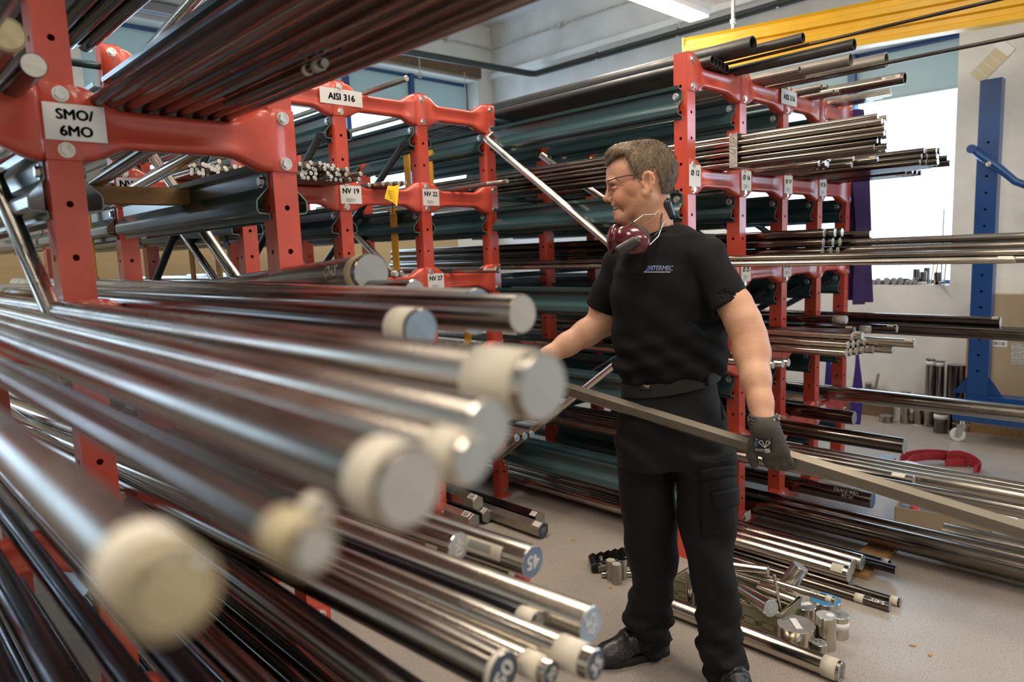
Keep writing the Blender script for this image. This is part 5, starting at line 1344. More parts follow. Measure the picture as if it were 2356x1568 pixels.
        for ax in range(3):
            sl0 = [slice(1, -1)] * 3; sl1 = [slice(1, -1)] * 3; sl0[ax] = slice(0, -1); sl1[ax] = slice(1, None)
            a = ins[tuple(sl0)]; b = ins[tuple(sl1)]
            i, j, k = np.nonzero(a != b); base = np.stack([i, j, k], 1)
            for q in range(3):
                if q != ax: base[:, q] += 1
            sg = a[i, j, k]
            o1, o2 = (ax + 1) % 3, (ax + 2) % 3
            def cell(d1, d2):
                B = base.copy(); B[:, o1] -= d1; B[:, o2] -= d2; return idx[B[:, 0], B[:, 1], B[:, 2]]
            q = np.stack([cell(1, 1), cell(0, 1), cell(0, 0), cell(1, 0)], 1)
            q[~sg] = q[~sg][:, ::-1]; F.append(q)
        F = np.concatenate(F); F = F[(F >= 0).all(1)]
        return V, F
def np_mesh(name, V, F, mats, mi=None, smooth=True):
    me = bpy.data.meshes.new(name); me.vertices.add(len(V)); me.vertices.foreach_set('co', np.asarray(V, np.float32).ravel())
    nl = F.shape[1]; me.loops.add(F.size); me.loops.foreach_set('vertex_index', F.astype(np.int32).ravel())
    me.polygons.add(len(F)); me.polygons.foreach_set('loop_start', np.arange(len(F), dtype=np.int32) * nl)
    try: me.polygons.foreach_set('loop_total', np.full(len(F), nl, np.int32))
    except Exception: pass
    for m in (mats if isinstance(mats, (list, tuple)) else [mats]): me.materials.append(m)
    if mi is not None: me.polygons.foreach_set('material_index', np.asarray(mi, np.int32))
    me.polygons.foreach_set('use_smooth', np.full(len(F), smooth)); me.update(calc_edges=True); me.validate()
    return me
def smoothed(V, F, it=1, lam=.5):
    for _ in range(it):
        acc = np.zeros_like(V); cn = np.zeros(len(V))
        for a in range(4):
            b = (a + 1) % 4
            np.add.at(acc, F[:, a], V[F[:, b]]); np.add.at(cn, F[:, a], 1); np.add.at(acc, F[:, b], V[F[:, a]]); np.add.at(cn, F[:, b], 1)
        V = V + lam * (acc / np.maximum(cn, 1)[:, None] - V)
    return V

SKIN = mat('fair_skin', (0.56, 0.30, 0.19), 0.48, color2=(0.50, 0.22, 0.135), vscale=14, bump=.12, bscale=140, sss=.12)
SKIN_ARM = mat('fair_arm_skin', (0.58, 0.33, 0.21), 0.5, color2=(0.50, 0.255, 0.155), vscale=9, bump=.1, bscale=160, sss=.1)
LIP = mat('lip_skin', (0.50, 0.17, 0.13), 0.4, sss=.1)
HAIR = mat('short_sandy_hair', (0.175, 0.115, 0.060), 0.5, color2=(0.085, 0.054, 0.028), vscale=40, stretch=(1, 1, .35), bump=.7, bscale=120)
SHIRT = mat('black_jersey', (0.0060, 0.0060, 0.0064), 0.85, var=.25, vscale=6, bump=.12, bscale=300, spec=.2)
TROU = mat('black_workwear_twill', (0.0046, 0.0048, 0.0056), 0.75, var=.3, vscale=5, bump=.15, bscale=260, spec=.3)
GLOVE = mat('dark_grey_knit_glove', (0.060, 0.054, 0.044), 0.85, var=.2, vscale=10, bump=.35, bscale=320)
LEATHER = mat('black_leather', (0.010, 0.010, 0.010), 0.33, bump=.25, bscale=60)
SOLE = mat('black_sole_rubber', (0.013, 0.013, 0.013), 0.6)
BRONZE = mat('worn_bronze', (0.20, 0.15, 0.10), 0.4, .8, var=.3, vscale=60, bump=.5, bscale=90)

man = empty('person', tuple(MAN), 'man in black T-shirt, cargo trousers and work gloves, laughing, holding a long bar', 'person', rz=RZ_MAN)
def child(name, me, parent=None): return link(name, me, parent or man)

# ---------------- head
W0 = -.02
def hp(px, py, dw=0.0): return mp(px, py, W0 + dw)
sc = float(abs(hp(1500, 400)[0] - hp(1400, 400)[0]) / 100)    # metres per survey pixel
lo = hp(1375, 600, 0) + np.array([0, -.125, 0]); hi = hp(1575, 300, 0) + np.array([0, .125, 0])
hd = SDF(lo, hi, .0026)
def rotm_y(a): return np.array(Matrix.Rotation(a, 3, 'Y'))
hd.ell(hp(1487, 395), (66 * sc, .076, 62 * sc), .01)
hd.ell(hp(1442, 398), (47 * sc, .066, 50 * sc), .03)
hd.ell(hp(1446, 442), (42 * sc, .058, 52 * sc), .03)
hd.ell(hp(1480, 430), (48 * sc, .066, 48 * sc), .03)
for sg in (-1, 1):
    hd.cone(hp(1477, 458, sg * .052), hp(1433, 500, sg * .022), .023, .017, .022)
    hd.ell(hp(1433, 455, sg * .040), (22 * sc, .020, 20 * sc), .016)       # raised cheek of the smile
    hd.cone(hp(1408, 418, sg * .045), hp(1403, 415, sg * .006), .009, .0085, .012)
    hd.ell(hp(1462, 432, sg * .058), (22 * sc, .014, 14 * sc), .015)
hd.cone(hp(1428, 499, -.012), hp(1428, 499, .012), .0195, .0195, .016)       # chin
hd.cone(hp(1404, 428), hp(1397.5, 454), .0078, .0095, .010)                      # nose ridge
hd.ell(hp(1396, 457), (9 * sc, .0115, 8.5 * sc), .006)
hd.cone(hp(1409, 456, -.019), hp(1413, 463, -.021), .0016, .0018, .004, 's'); hd.ell(hp(1402, 465, -.007), (3.5 * sc, .004, 2.5 * sc), .002, 's')
for sg in (-1, 1): hd.ell(hp(1405, 459.5, sg * .0125), (7 * sc, .0058, 5.5 * sc), .005)
hd.ell(hp(1418, 470), (12 * sc, .030, 10 * sc), .010)                       # muzzle
hd.ell(hp(1421, 488), (11 * sc, .028, 9 * sc), .010)
for sg in (-1, 1):                                                                # eye sockets and lids
    hd.ell(hp(1406, 431, sg * .033), (9 * sc, .016, 6.5 * sc), .008, 's')
    hd.ell(hp(1413.5, 432.5, sg * .033), (9.5 * sc, .016, 6.0 * sc), .004)
    hd.cone(hp(1409, 438.5, sg * .022), hp(1424, 441, sg * .046), .0022, .0022, .004, 's')
    hd.cone(hp(1405, 431, sg * .020), hp(1419, 433.5, sg * .047), .0013, .0013, .002, 's')      # closed slit
    for a, b in (((1429, 431), (1444, 424)), ((1430, 435), (1447, 434)), ((1429, 438), (1444, 444))): hd.cone(hp(*a, sg * .052), hp(*b, sg * .060), .0014, .001, .003, 's')
    # smile crease
    hd.cone(hp(1412, 459, sg * .020), hp(1427, 469, sg * .034), .0034, .0040, .005, 's')
    hd.cone(hp(1427, 469, sg * .034), hp(1435, 489, sg * .037), .0040, .0022, .005, 's')
    hd.cone(hp(1447, 455, sg * .052), hp(1452, 480, sg * .048), .0016, .001, .004, 's')
# mouth
hd.cone(hp(1411, 473, -.020), hp(1411, 473, .020), .0052, .0052, .005)
hd.cone(hp(1415, 487, -.016), hp(1415, 487, .016), .0062, .0062, .005)
hd.ell(hp(1412, 479), (15 * sc, .036, 6.6 * sc), .003, 's', rotm_y(.16))
# ear
for sg in (-1, 1):
    wq = lambda x: sg * (.0765 + .011 * min(1, max(0, (x - 1477) / 22)))
    pe_ = [(1482, 447), (1479, 437), (1478, 424), (1479, 408), (1483, 400), (1491, 396.5), (1499, 400), (1503, 410), (1502, 422), (1497, 434), (1489, 445)]
    for (a, b) in zip(pe_[3:-1], pe_[4:]): hd.cone(hp(*a, wq(a[0])), hp(*b, wq(b[0])), .0056, .0056, .003)
    hd.ell(hp(1489, 421, sg * .078), (12 * sc, .0085, 25 * sc), .006)
    hd.ell(hp(1488.5, 416, sg * .0905), (7.5 * sc, .0125, 14 * sc), .003, 's')
    hd.cone(hp(1496, 404, sg * .088), hp(1495, 428, sg * .087), .0030, .0030, .004)
    hd.ell(hp(1483, 442, sg * .0785), (6.5 * sc, .0058, 8 * sc), .004)
    hd.cone(hp(1479, 421, sg * .079), hp(1481, 427, sg * .0805), .0045, .004, .004)
# neck
hd.cone(hp(1500, 470, .0), mp(1511, 575, .0), .056, .066, .035)
hd.cone(hp(1490, 455, -.058), mp(1462, 560, -.040), .017, .014, .03)
hd.cone(hp(1490, 455, .058), mp(1462, 560, .030), .017, .014, .03)
hd.cone(hp(1440, 508, 0), mp(1478, 560, 0), .016, .03, .03)
HV, HF = hd.mesh(); HV = smoothed(HV, HF, 1, .4)

# ---------------- arms (joined to the head inside the shirt)
lo = mp(1195, 900, .0); lo = np.array([lo[0], -.52, mp(1755, 1005, -.4)[2]]); hi = np.array([mp(1800, 500, -.3)[0] + .05, .24, mp(1500, 535, 0)[2] + .02])
bd = SDF(lo, hi, .0042)
LS = mp(1630, 598, -.095); RS = mp(1428, 610, .11)
L_ARM = [(LS, .040), (mp(1690, 700, -.17), .050), (mp(1709, 738, -.195), .0505), (mp(1723, 775, -.215), .0495), (mp(1730, 812, -.24), .0505), (mp(1739, 872, -.30), .0400), (mp(1750, 925, -.345), .0325), (mp(1757, 975, -.385), .031)]
bd.chain(L_ARM, .02)
R_ARM = [(RS, .045), (mp(1392, 705, .125), .050), (mp(1384, 742, .13), .0470), (mp(1350, 765, .12), .0455), (mp(1305, 792, .10), .0385), (mp(1262, 818, .085), .0300), (mp(1238, 834, .08), .029)]
bd.chain(R_ARM, .02)
bd.ell(mp(1737, 757, -.215), (.012, .02, .016), .02)                     # elbow point
bd.cone(mp(1505, 560, 0), mp(1530, 640, 0), .07, .11, .03); bd.cone(LS, RS, .04, .04, .03); bd.cone(mp(1535, 640, 0), mp(1540, 830, 0), .11, .10, .03)
AV, AF = bd.mesh(); AV = smoothed(AV, AF, 2, .5)
V = np.concatenate([HV, AV]); F = np.concatenate([HF, AF + len(HV)])
fc = V[F].mean(1)
mi = np.where(np.arange(len(F)) < len(HF), 0, 1)
# lips by place
la = hp(1411, 473); lb_ = hp(1415, 487)
for c, rz_ in ((la, .0048), (lb_, .0062)):
    m = (np.abs(fc[:, 1] - c[1]) < .024) & (np.abs(fc[:, 2] - c[2]) < rz_) & (fc[:, 0] < c[0] + .006)
    mi[m & (np.arange(len(F)) < len(HF))] = 2
child('body', np_mesh('body', V, F, [SKIN, SKIN_ARM, LIP], mi))
body_bvh = BVHTree.FromPolygons([tuple(p) for p in V], [tuple(f) for f in F.tolist()])
# teeth
mb = MB(); c = hp(1419, 476.5)
mb.prism([(c[0] + .010 - .021 * math.cos(a), c[1] + .023 * math.sin(a)) for a in np.linspace(-1.25, 1.25, 12)] + [(c[0] + .016, c[1])], c[2] - .0058, c[2] + .006, axes='xyz')
mb.build('teeth', mat('teeth_enamel', (.62, .55, .42), .35), man)
# ---------------- hair
hs = SDF(lo=hp(1380, 475, 0) + np.array([0, -.11, 0]), hi=hp(1575, 300, 0) + np.array([0, .11, 0]), h=.0030)
def hair_rad(): pass
hs.ell(hp(1488, 393), (66 * sc + .0065, .0815, 62 * sc + .012), .01)
hs.ell(hp(1443, 392), (46 * sc + .006, .0735, 49 * sc + .013), .03)
hs.ell(hp(1482, 432), (49 * sc + .010, .0715, 48 * sc + .004), .03)
hs.ell(hp(1425, 352), (28 * sc, .05, 16 * sc), .03)
poly = [(1391, 386), (1380, 340), (1420, 305), (1520, 300), (1572, 360), (1572, 430), (1535, 472), (1521, 464), (1512, 442), (1507, 420), (1504, 402), (1496, 392), (1484, 394), (1476, 408), (1466, 419), (1458, 416), (1451, 409), (1444, 396), (1438, 377), (1431, 360), (1416, 361), (1404, 370)]
PU = np.array([hp(*p)[[0, 2]] for p in poly])
def poly_sdf(X, Y, Z):
    x = X[:, 0, :] if X.shape[2] > 1 else np.broadcast_to(X[:, 0, :], (X.shape[0], Z.shape[2])); z = np.broadcast_to(Z[0, 0, :][None, :], (X.shape[0], Z.shape[2]))
    dmin = np.full(x.shape, 1e9); inside = np.zeros(x.shape, bool); n = len(PU)
    for i in range(n):
        a = PU[i]; b = PU[(i + 1) % n]; e = b - a; wx, wz = x - a[0], z - a[1]
        t = np.clip((wx * e[0] + wz * e[1]) / (e @ e), 0, 1); dmin = np.minimum(dmin, (wx - e[0] * t) ** 2 + (wz - e[1] * t) ** 2)
        cnd = ((a[1] > z) != (b[1] > z)) & (x < (b[0] - a[0]) * (z - a[1]) / (b[1] - a[1] + 1e-12) + a[0]); inside ^= cnd
    return (np.where(inside, -1, 1) * np.sqrt(dmin))[:, None, :].astype(np.float32)
# hairline recedes over the face centre: keep hair only behind the polygon
hs.op(lambda X, Y, Z: -poly_sdf(X, Y, Z), hs.lo, hs.lo + hs.h * hs.n, .006, 's')
def lock_noise(X, Y, Z):
    return (.0010 * np.sin(X * 420 + 30 * np.sin(Y * 60) + Z * 120) + .0008 * np.sin(Y * 520 + X * 160) + .0007 * np.sin(Z * 300 - X * 380)).astype(np.float32)
hs.op(lock_noise, hs.lo, hs.lo + hs.h * hs.n, .01, 'd')
V2, F2 = hs.mesh()
# loose strands
tri = []; sv = []; sf = []
nrm_bvh = BVHTree.FromPolygons([tuple(p) for p in V2], [tuple(f) for f in F2.tolist()])
cen = hp(1485, 405)
sel = rng.choice(len(F2), min(len(F2), 6500), replace=False)
for q in sel:
    p = V2[F2[q]].mean(0); nn = p - cen; nn = nn / np.linalg.norm(nn)
    crown = hp(1520, 325); dirv = p - crown; dirv[2] -= .03; dirv += np.array([.012 * rng.normal(), .012 * rng.normal(), .008 * rng.normal()]); dirv -= nn * (dirv @ nn) * .9
    dl = np.linalg.norm(dirv); 
    if dl < 1e-4: continue
    dirv /= dl
    ln = rng.uniform(.012, .028) * (1.35 if p[2] > hp(1480, 345)[2] else .8); lift = rng.uniform(.06, .26) * (1.6 if p[2] > hp(1480, 335)[2] else .6)
    sd = np.cross(dirv, nn); wd = .00055
    b = len(sv); a0 = p - nn * .002; a1 = p + dirv * ln * .5 + nn * ln * lift * .6; a2 = p + dirv * ln + nn * ln * lift * .7
    sv += [a0 - sd * wd, a0 + sd * wd, a1 - sd * wd * .8, a1 + sd * wd * .8, a2]
    sf += [(b, b + 1, b + 3, b + 2), (b + 2, b + 3, b + 4, b + 4)]
me = bpy.data.meshes.new('hair')
allv = [tuple(p) for p in V2] + [tuple(p) for p in sv]; o_ = len(V2)
allf = [tuple(f) for f in F2.tolist()] + [tuple(dict.fromkeys(i + o_ for i in f)) for f in sf]
me.from_pydata(allv, [], allf); me.materials.append(HAIR); me.polygons.foreach_set('use_smooth', np.ones(len(me.polygons), bool)); me.update()
child('hair', me)
# eyebrow strips
mb = MB()
for sg in (-1,):
    pts = [hp(1404, 416, sg * .020), hp(1410, 411.5, sg * .036), hp(1420, 412, sg * .052), hp(1428, 417, sg * .059)]
    out = []
    for p in pts:
        hit = body_bvh.find_nearest(Vector(p)); out.append(np.array(hit[0]) + np.array(hit[1]) * .0005)
    mb.tube(out, [.0008, .0016, .0014, .0006], 6)
mb.build('eyebrow', HAIR, man)
mb = MB(); out = []
for p in (hp(1405.5, 430.5, -.024), hp(1409, 431.5, -.036), hp(1414, 432.5, -.044), hp(1420, 433.5, -.050)):
    hit = body_bvh.find_nearest(Vector(p)); out.append(np.array(hit[0]) + np.array(hit[1]) * .0006)
mb.tube(out, [.0009, .0014, .0014, .0007], 6); mb.build('eyelashes', mat('dark_lashes', (.03, .02, .015), .7), man)
# spectacles
mb = MB()
temple = [hp(1462, 402, -.083), hp(1440, 404, -.080), hp(1418, 409, -.071), hp(1402, 415, -.058), hp(1398, 418, -.052)]
mb.tube(temple, [.0016, .0018, .002, .002, .0018], 8)
for sg in (-1, 1):
    cx = hp(1399, 428, sg * .031); pts = [cx + np.array([.006 * math.cos(a) * 0 + (.006 if abs(math.cos(a)) > .5 else 0) * 0 + .005 * abs(math.cos(a)), .0235 * math.cos(a), .0165 * math.sin(a)]) for a in np.linspace(0, 2 * PI, 21)]
    mb.tube(pts, .0007, 6, cap=False)
mb.tube([hp(1399, 424, -.008), hp(1397.5, 422, 0), hp(1399, 424, .008)], .0014, 6)
gl = mb.build('spectacles', mat('dark_metal_frame', (.06, .06, .065), .3, .9), man)
LENS = bpy.data.materials.new('lens_glass'); LENS.use_nodes = True
_nt = LENS.node_tree; _nt.nodes.clear(); _o = _nt.nodes.new('ShaderNodeOutputMaterial'); _mx = _nt.nodes.new('ShaderNodeMixShader'); _t = _nt.nodes.new('ShaderNodeBsdfTransparent'); _g = _nt.nodes.new('ShaderNodeBsdfGlossy')
_g.inputs['Roughness'].default_value = .03; _mx.inputs[0].default_value = .30; _nt.links.new(_t.outputs[0], _mx.inputs[1]); _nt.links.new(_g.outputs[0], _mx.inputs[2]); _nt.links.new(_mx.outputs[0], _o.inputs[0])
for sg in (-1, 1):
    cx = hp(1399, 428, sg * .031)
    pts = [cx + np.array([.005 * abs(math.cos(a)), .023 * math.cos(a), .016 * math.sin(a)]) for a in np.linspace(0, 2 * PI, 21)[:-1]]
    v = pts + [p + np.array([.0015, 0, 0]) for p in pts]; n = 20
    link('lens', mesh('lens', v, [tuple(range(n)), tuple(range(2 * n - 1, n - 1, -1))] + [(i, n + i, n + (i + 1) % n, (i + 1) % n) for i in range(n)], LENS), gl)

# ---------------- T-shirt
def st_row(y, xl, xr, w, b):
    c = mp((xl + xr) / 2, y, w); a = mp(xr, y, w)[0] - c[0]; return (c[2], c[0], w, a, b)
lo = mp(1335, 880, .0); hi = mp(1740, 475, 0)
sh = SDF((lo[0], -.30, lo[2] - .01), (hi[0] + .02, .26, hi[2] + .02), .0042)
sh.loft([st_row(545, 1455, 1640, 0, .10), st_row(580, 1432, 1652, 0, .118), st_row(620, 1412, 1662, 0, .132), st_row(690, 1406, 1674, 0, .137), st_row(750, 1409, 1677, 0, .137), st_row(800, 1410, 1672, 0, .135), st_row(835, 1414, 1675, 0, .138), st_row(852, 1420, 1668, 0, .132), st_row(866, 1428, 1654, 0, .122)], .03)
sh.cone(mp(1532, 548, -.02), mp(1628, 594, -.09), .062, .058, .03)
sh.cone(mp(1485, 565, .03), mp(1430, 612, .10), .06, .066, .03)
sh.cone(mp(1630, 596, -.092), mp(1686, 722, -.175), .060, .0635, .02)
sh.cone(mp(1432, 612, .10), mp(1380, 722, .128), .066, .0615, .02)
# hems of the sleeves
nl = mp(1686, 722, -.175) - mp(1630, 596, -.092); nr = mp(1380, 722, .128) - mp(1432, 612, .10)
pL = mp(1683, 706, -.168); pR = mp(1381, 712, .126)
def sleeve_cut(p, nv, r):
    nv = nv / np.linalg.norm(nv)
    sh.op(lambda X, Y, Z: np.maximum(-((X - p[0]) * nv[0] + (Y - p[1]) * nv[1] + (Z - p[2]) * nv[2]), np.sqrt((X - p[0]) ** 2 + (Y - p[1]) ** 2 + (Z - p[2]) ** 2) - r), p - r, p + r, .004, 's')
sleeve_cut(pL, nl, .12); sleeve_cut(pR, nr, .105)
# sleeve openings, neck opening
sh.cone(pL - nl * .10, pL + nl * .3, .054, .0575, .003, 's'); sh.cone(pR - nr * .10, pR + nr * .3, .050, .0545, .003, 's')
sh.cone(mp(1509, 540, 0), mp(1497, 470, -.0), .062, .085, .006, 's')
sh.half(mp(1540, 873, 0), (0, 0, -1))
def folds(X, Y, Z):
    z0 = mp(1500, 700, 0)[2]; z1 = mp(1500, 850, 0)[2]
    low = np.clip((z0 - Z) / (z0 - z1), 0, 1.2)
    a = .0050 * low * np.sin(58 * X + 34 * Z + 3 * np.sin(16 * Z)) + .0036 * low * np.sin(95 * Z - 26 * X)
    up = np.clip((Z - z0 + .05) / .2, 0, 1)
    b = .0032 * up * np.sin(46 * X - 30 * Z + 2 * np.sin(12 * X)) + .002 * np.sin(30 * X + 50 * Z)
    return (a + b).astype(np.float32)
sh.op(folds, sh.lo, sh.lo + sh.h * sh.n, .01, 'd')
SV, SF = sh.mesh(); SV = smoothed(SV, SF, 1, .5)
shirt = child('t_shirt', np_mesh('t_shirt', SV, SF, SHIRT))
shirt_bvh = BVHTree.FromPolygons([tuple(p) for p in SV], [tuple(f) for f in SF.tolist()])
# collar rib
mb = MB(); ring = []
for a in np.linspace(0, 2 * PI, 33):
    c = mp(1507, 532, 0); q = c + np.array([.070 * math.cos(a), .072 * math.sin(a), .022 * math.cos(a - .5)]); h_ = shirt_bvh.find_nearest(Vector(q)); ring.append(np.array(h_[0]) + np.array(h_[1]) * .001)
mb.tube(ring, .0042, 6, cap=False); mb.build('collar_rib', SHIRT, shirt)

# ---------------- trousers
def leg(rows): return [st_row(*r) for r in rows]
lo = mp(1400, 1580, .25); hi = mp(1735, 860, -.2)
tr = SDF((lo[0] - .03, -.26, .012), (hi[0] + .03, .36, mp(1540, 858, 0)[2] + .01), .0048)
tr.loft([st_row(848, 1440, 1645, 0, .110), st_row(890, 1434, 1650, 0, .114), st_row(920, 1426, 1657, 0, .122), st_row(960, 1418, 1668, 0, .130), st_row(1020, 1419, 1680, 0, .125), st_row(1065, 1424, 1686, 0, .115)], .02)
RLEG = [(1040, 1421, 1556, .05, .092), (1100, 1423, 1553, .055, .094), (1150, 1426, 1553, .06, .092), (1200, 1430, 1556, .07, .090), (1240, 1436, 1559, .08, .086), (1280, 1446, 1561, .09, .082), (1320, 1455, 1554, .10, .075), (1355, 1452, 1549, .11, .074), (1385, 1441, 1546, .12, .078), (1415, 1436, 1546, .13, .08), (1440, 1442, 1543, .14, .078), (1465, 1452, 1540, .15, .072), (1488, 1466, 1536, .155, .062), (1497, 1478, 1534, .16, .055)]
LLEG = [(1040, 1552, 1688, -.05, .094), (1100, 1554, 1690, -.05, .096), (1150, 1557, 1694, -.05, .094), (1200, 1563, 1692, -.05, .090), (1240, 1570, 1684, -.055, .086), (1280, 1579, 1688, -.055, .082), (1320, 1586, 1694, -.055, .08), (1360, 1595, 1698, -.05, .078), (1400, 1602, 1702, -.05, .076), (1440, 1605, 1702, -.05, .075), (1470, 1606, 1703, -.05, .076), (1498, 1609, 1716, -.05, .08), (1525, 1612, 1717, -.05, .078), (1548, 1622, 1714, -.05, .07), (1566, 1630, 1706, -.05, .062)]
tr.loft(leg(RLEG), .025); tr.loft(leg(LLEG), .025)
def tfold(X, Y, Z):
    ank = np.clip((.42 - Z) / .3, 0, 1); kne = np.exp(-((Z - .52) / .16) ** 2); hip = np.exp(-((Z - .86) / .10) ** 2)
    d = .0075 * ank * np.sin(Z * 62 + 18 * X + 2.2 * np.sin(14 * X + 5 * Y)) + .0035 * ank * np.sin(Z * 120 - 30 * X)
    d = d + .0052 * kne * np.sin(44 * X + 30 * Z) + .004 * hip * np.sin(52 * Z + 40 * X) + .0022 * np.sin(36 * X + 22 * Z + 14 * Y)
    return d.astype(np.float32)
tr.op(tfold, tr.lo, tr.lo + tr.h * tr.n, .01, 'd')
for rows, cz in ((RLEG, .0), (LLEG, 0)):
    r = st_row(*rows[-1]); tr.ell((r[1], r[2], r[0] - .02), (r[3] - .008, r[4] - .008, .05), .004, 's')
TV, TF = tr.mesh(); TV = smoothed(TV, TF, 1, .5)
trous = child('cargo_trousers', np_mesh('cargo_trousers', TV, TF, TROU))
tr_bvh = BVHTree.FromPolygons([tuple(p) for p in TV], [tuple(f) for f in TF.tolist()])
def patch(name, quad, bvh, m, parent, th=.004, nx=10, ny=10, sink=.006, bulge=0.0):
    """a sewn-on piece lying on a surface: corners given along sight lines, thickness th"""
    q = [np.array(p, float) for p in quad]; v = []; ok = True; C = Vector(CAM_L); last = None
    top = []; bot = []
    for j in range(ny + 1):
        for i in range(nx + 1):
            s, t = i / nx, j / ny; p = (q[0] * (1 - s) + q[1] * s) * (1 - t) + (q[3] * (1 - s) + q[2] * s) * t
            d = Vector(ray_l(*p)).normalized(); hit = bvh.ray_cast(C, d)
            if hit[0] is None:
                hit = bvh.find_nearest(C + d * (last if last else 2.4))
            loc = np.array(hit[0]); n = np.array(hit[1]); last = (Vector(loc) - C).length
            if n @ np.array(d) > 0: n = -n
            e = min(i, nx - i, j, ny - j); k = bulge * math.sin(PI * s) * math.sin(PI * t)
            top.append(loc + n * (th + k)); bot.append(loc - n * sink)
    W = nx + 1; v = top + bot; o = len(top); f = []
    for j in range(ny):
        for i in range(nx):
            a = j * W + i; f.append((a, a + W, a + W + 1, a + 1))
    edge = [i for i in range(nx)] + [W * j + nx for j in range(ny)] + [W * ny + nx - i for i in range(nx)] + [W * (ny - j) for j in range(ny)]
    for a, b in zip(edge, edge[1:] + edge[:1]): f.append((a, b, o + b, o + a))
    nt_ = nx * ny
    return link(name, mesh(name, v, f, m, None, [True] * nt_ + [False] * (len(f) - nt_)), parent)
patch('cargo_pocket', [(1611, 1098), (1690, 1085), (1694, 1205), (1614, 1240)], tr_bvh, TROU, trous, .006, 10, 12, .01, .006)
patch('pocket_flap', [(1634, 1130), (1691, 1118), (1692, 1160), (1642, 1172)], tr_bvh, TROU, trous, .014, 8, 5, .002)
patch('pocket_band', [(1609, 1080), (1688, 1068), (1690, 1092), (1611, 1103)], tr_bvh, TROU, trous, .011, 8, 4, .006)
patch('side_pocket', [(1655, 895), (1664, 895), (1671, 960), (1662, 965)], tr_bvh, TROU, trous, .004, 3, 6)
for xs in ():
    patch('belt_loop', [(xs[0], xs[1] - 2), (xs[0] + 7, xs[1] - 3), (xs[0] + 8, xs[1] + 33), (xs[0] + 1, xs[1] + 34)], tr_bvh, TROU, trous, .009, 2, 4)
# belt as a sloping ring
rr_ = st_row(873, 1436, 1649, 0, .116)
mb = MB(); n = 48; v = []; f = []
for a in np.linspace(0, 2 * PI, n + 1)[:-1]:
    for dz, e in ((-.021, .0), (-.021, .007), (.021, .007), (.021, .0)): v.append((rr_[1] + (rr_[3] + .003 + e) * math.cos(a), (rr_[4] + .004 + e) * math.sin(a), rr_[0] + dz + .026 * math.cos(a)))
for i in range(n):
    for k in range(4): f.append((i * 4 + k, ((i + 1) % n) * 4 + k, ((i + 1) % n) * 4 + (k + 1) % 4, i * 4 + (k + 1) % 4))
belt = link('belt', mesh('belt', v, f, mat('black_web_belt', (.007, .007, .007), .7), None, False), man)
belt_bvh = BVHTree.FromPolygons(v, f)
patch('belt_loop', [(1622, 850), (1629, 849), (1631, 886), (1624, 887)], belt_bvh, TROU, belt, .006, 2, 4, .002)
patch('belt_buckle', [(1466, 868), (1494, 868), (1496, 894), (1468, 894)], belt_bvh, BRONZE, belt, .005, 3, 3, .002)
# lettering on the chest
LOGO_B = mat('logo_blue_thread', (.03, .075, .28), .7); LOGO_W = mat('logo_white_thread', (.72, .74, .78), .7)
def on_cloth(name, v, f, c, size_px, m, bvh, parent, off, slope=0.0):
    """flat artwork (survey pixel units, y up) laid onto cloth"""
    out = []; C = Vector(CAM_L)
    for p in v:
        d = Vector(ray_l(c[0] + p[0], c[1] - p[1] - slope * p[0])).normalized(); hit = bvh.ray_cast(C, d)
        loc = hit[0] if hit[0] is not None else bvh.find_nearest(C + d * 2.4)[0]
        out.append(np.array(loc) - np.array(d) * off)
    return link(name, mesh(name, out, f, m), parent)
tv, tf = text('INTERMEC', 15.5, .26, .22)
on_cloth('lettering_edge', tv * np.array([.80, 1, 1]), tf, (1519, 616.5), 1, LOGO_W, shirt_bvh, shirt, .003)
tv, tf = text('INTERMEC', 15.2, -.02, .22)
on_cloth('lettering', tv * np.array([.80, 1, 1]), tf, (1519, 616.5), 1, LOGO_B, shirt_bvh, shirt, .0075)
art = [[(-38, -7), (-33, -7), (-23, 6), (-26, 6)], [(-32, -7), (-28, -7), (-20, 3), (-22, 6)]]
for a in art: on_cloth('logo_stripe', np.array([(x, y, 0) for x, y in a]), [(0, 1, 2, 3)], (1521, 616.5), 1, LOGO_B, shirt_bvh, shirt, .0045)
on_cloth('logo_line', np.array([(x, y, 0) for x, y in ((-39, -8.2), (21, -8.2), (21, -9.6), (-40, -9.6))]), [(0, 3, 2, 1)], (1521, 616.5), 1, LOGO_W, shirt_bvh, shirt, .0035)

# ---------------- gloves
HB = -.405
def gp(px, py, dw=0.0): return mp(px, py, HB + dw)
gl_lo = gp(1715, 1095); gl_hi = gp(1845, 940)
gv = SDF((gl_lo[0] - .02, HB - .05, gl_lo[2]), (gl_hi[0], HB + .14, gl_hi[2] + .02), .0028)
gv.chain([(mp(1756, 957, -.378), .0365), (mp(1757, 972, -.385), .0385), (gp(1760, 985), .034)], .008)
gv.cone(mp(1757, 962, -.380), mp(1757, 966, -.382), .041, .041, .006)
for a, b in (((1750, 992), (1760, 1034)), ((1758, 990), (1770, 1038)), ((1768, 990), (1788, 1040)), ((1776, 992), (1803, 1038))): gv.cone(gp(*a), gp(*b), .0185, .0165, .02)
gv.ell(gp(1768, 1012), (.040, .020, .042), .015)
FING = [((1760, 1038), (1767, 1060), (1770, 1066)), ((1775, 1042), (1783, 1066), (1786, 1072)), ((1790, 1042), (1800, 1068), (1804, 1075)), ((1803, 1038), (1816, 1062), (1821, 1071))]
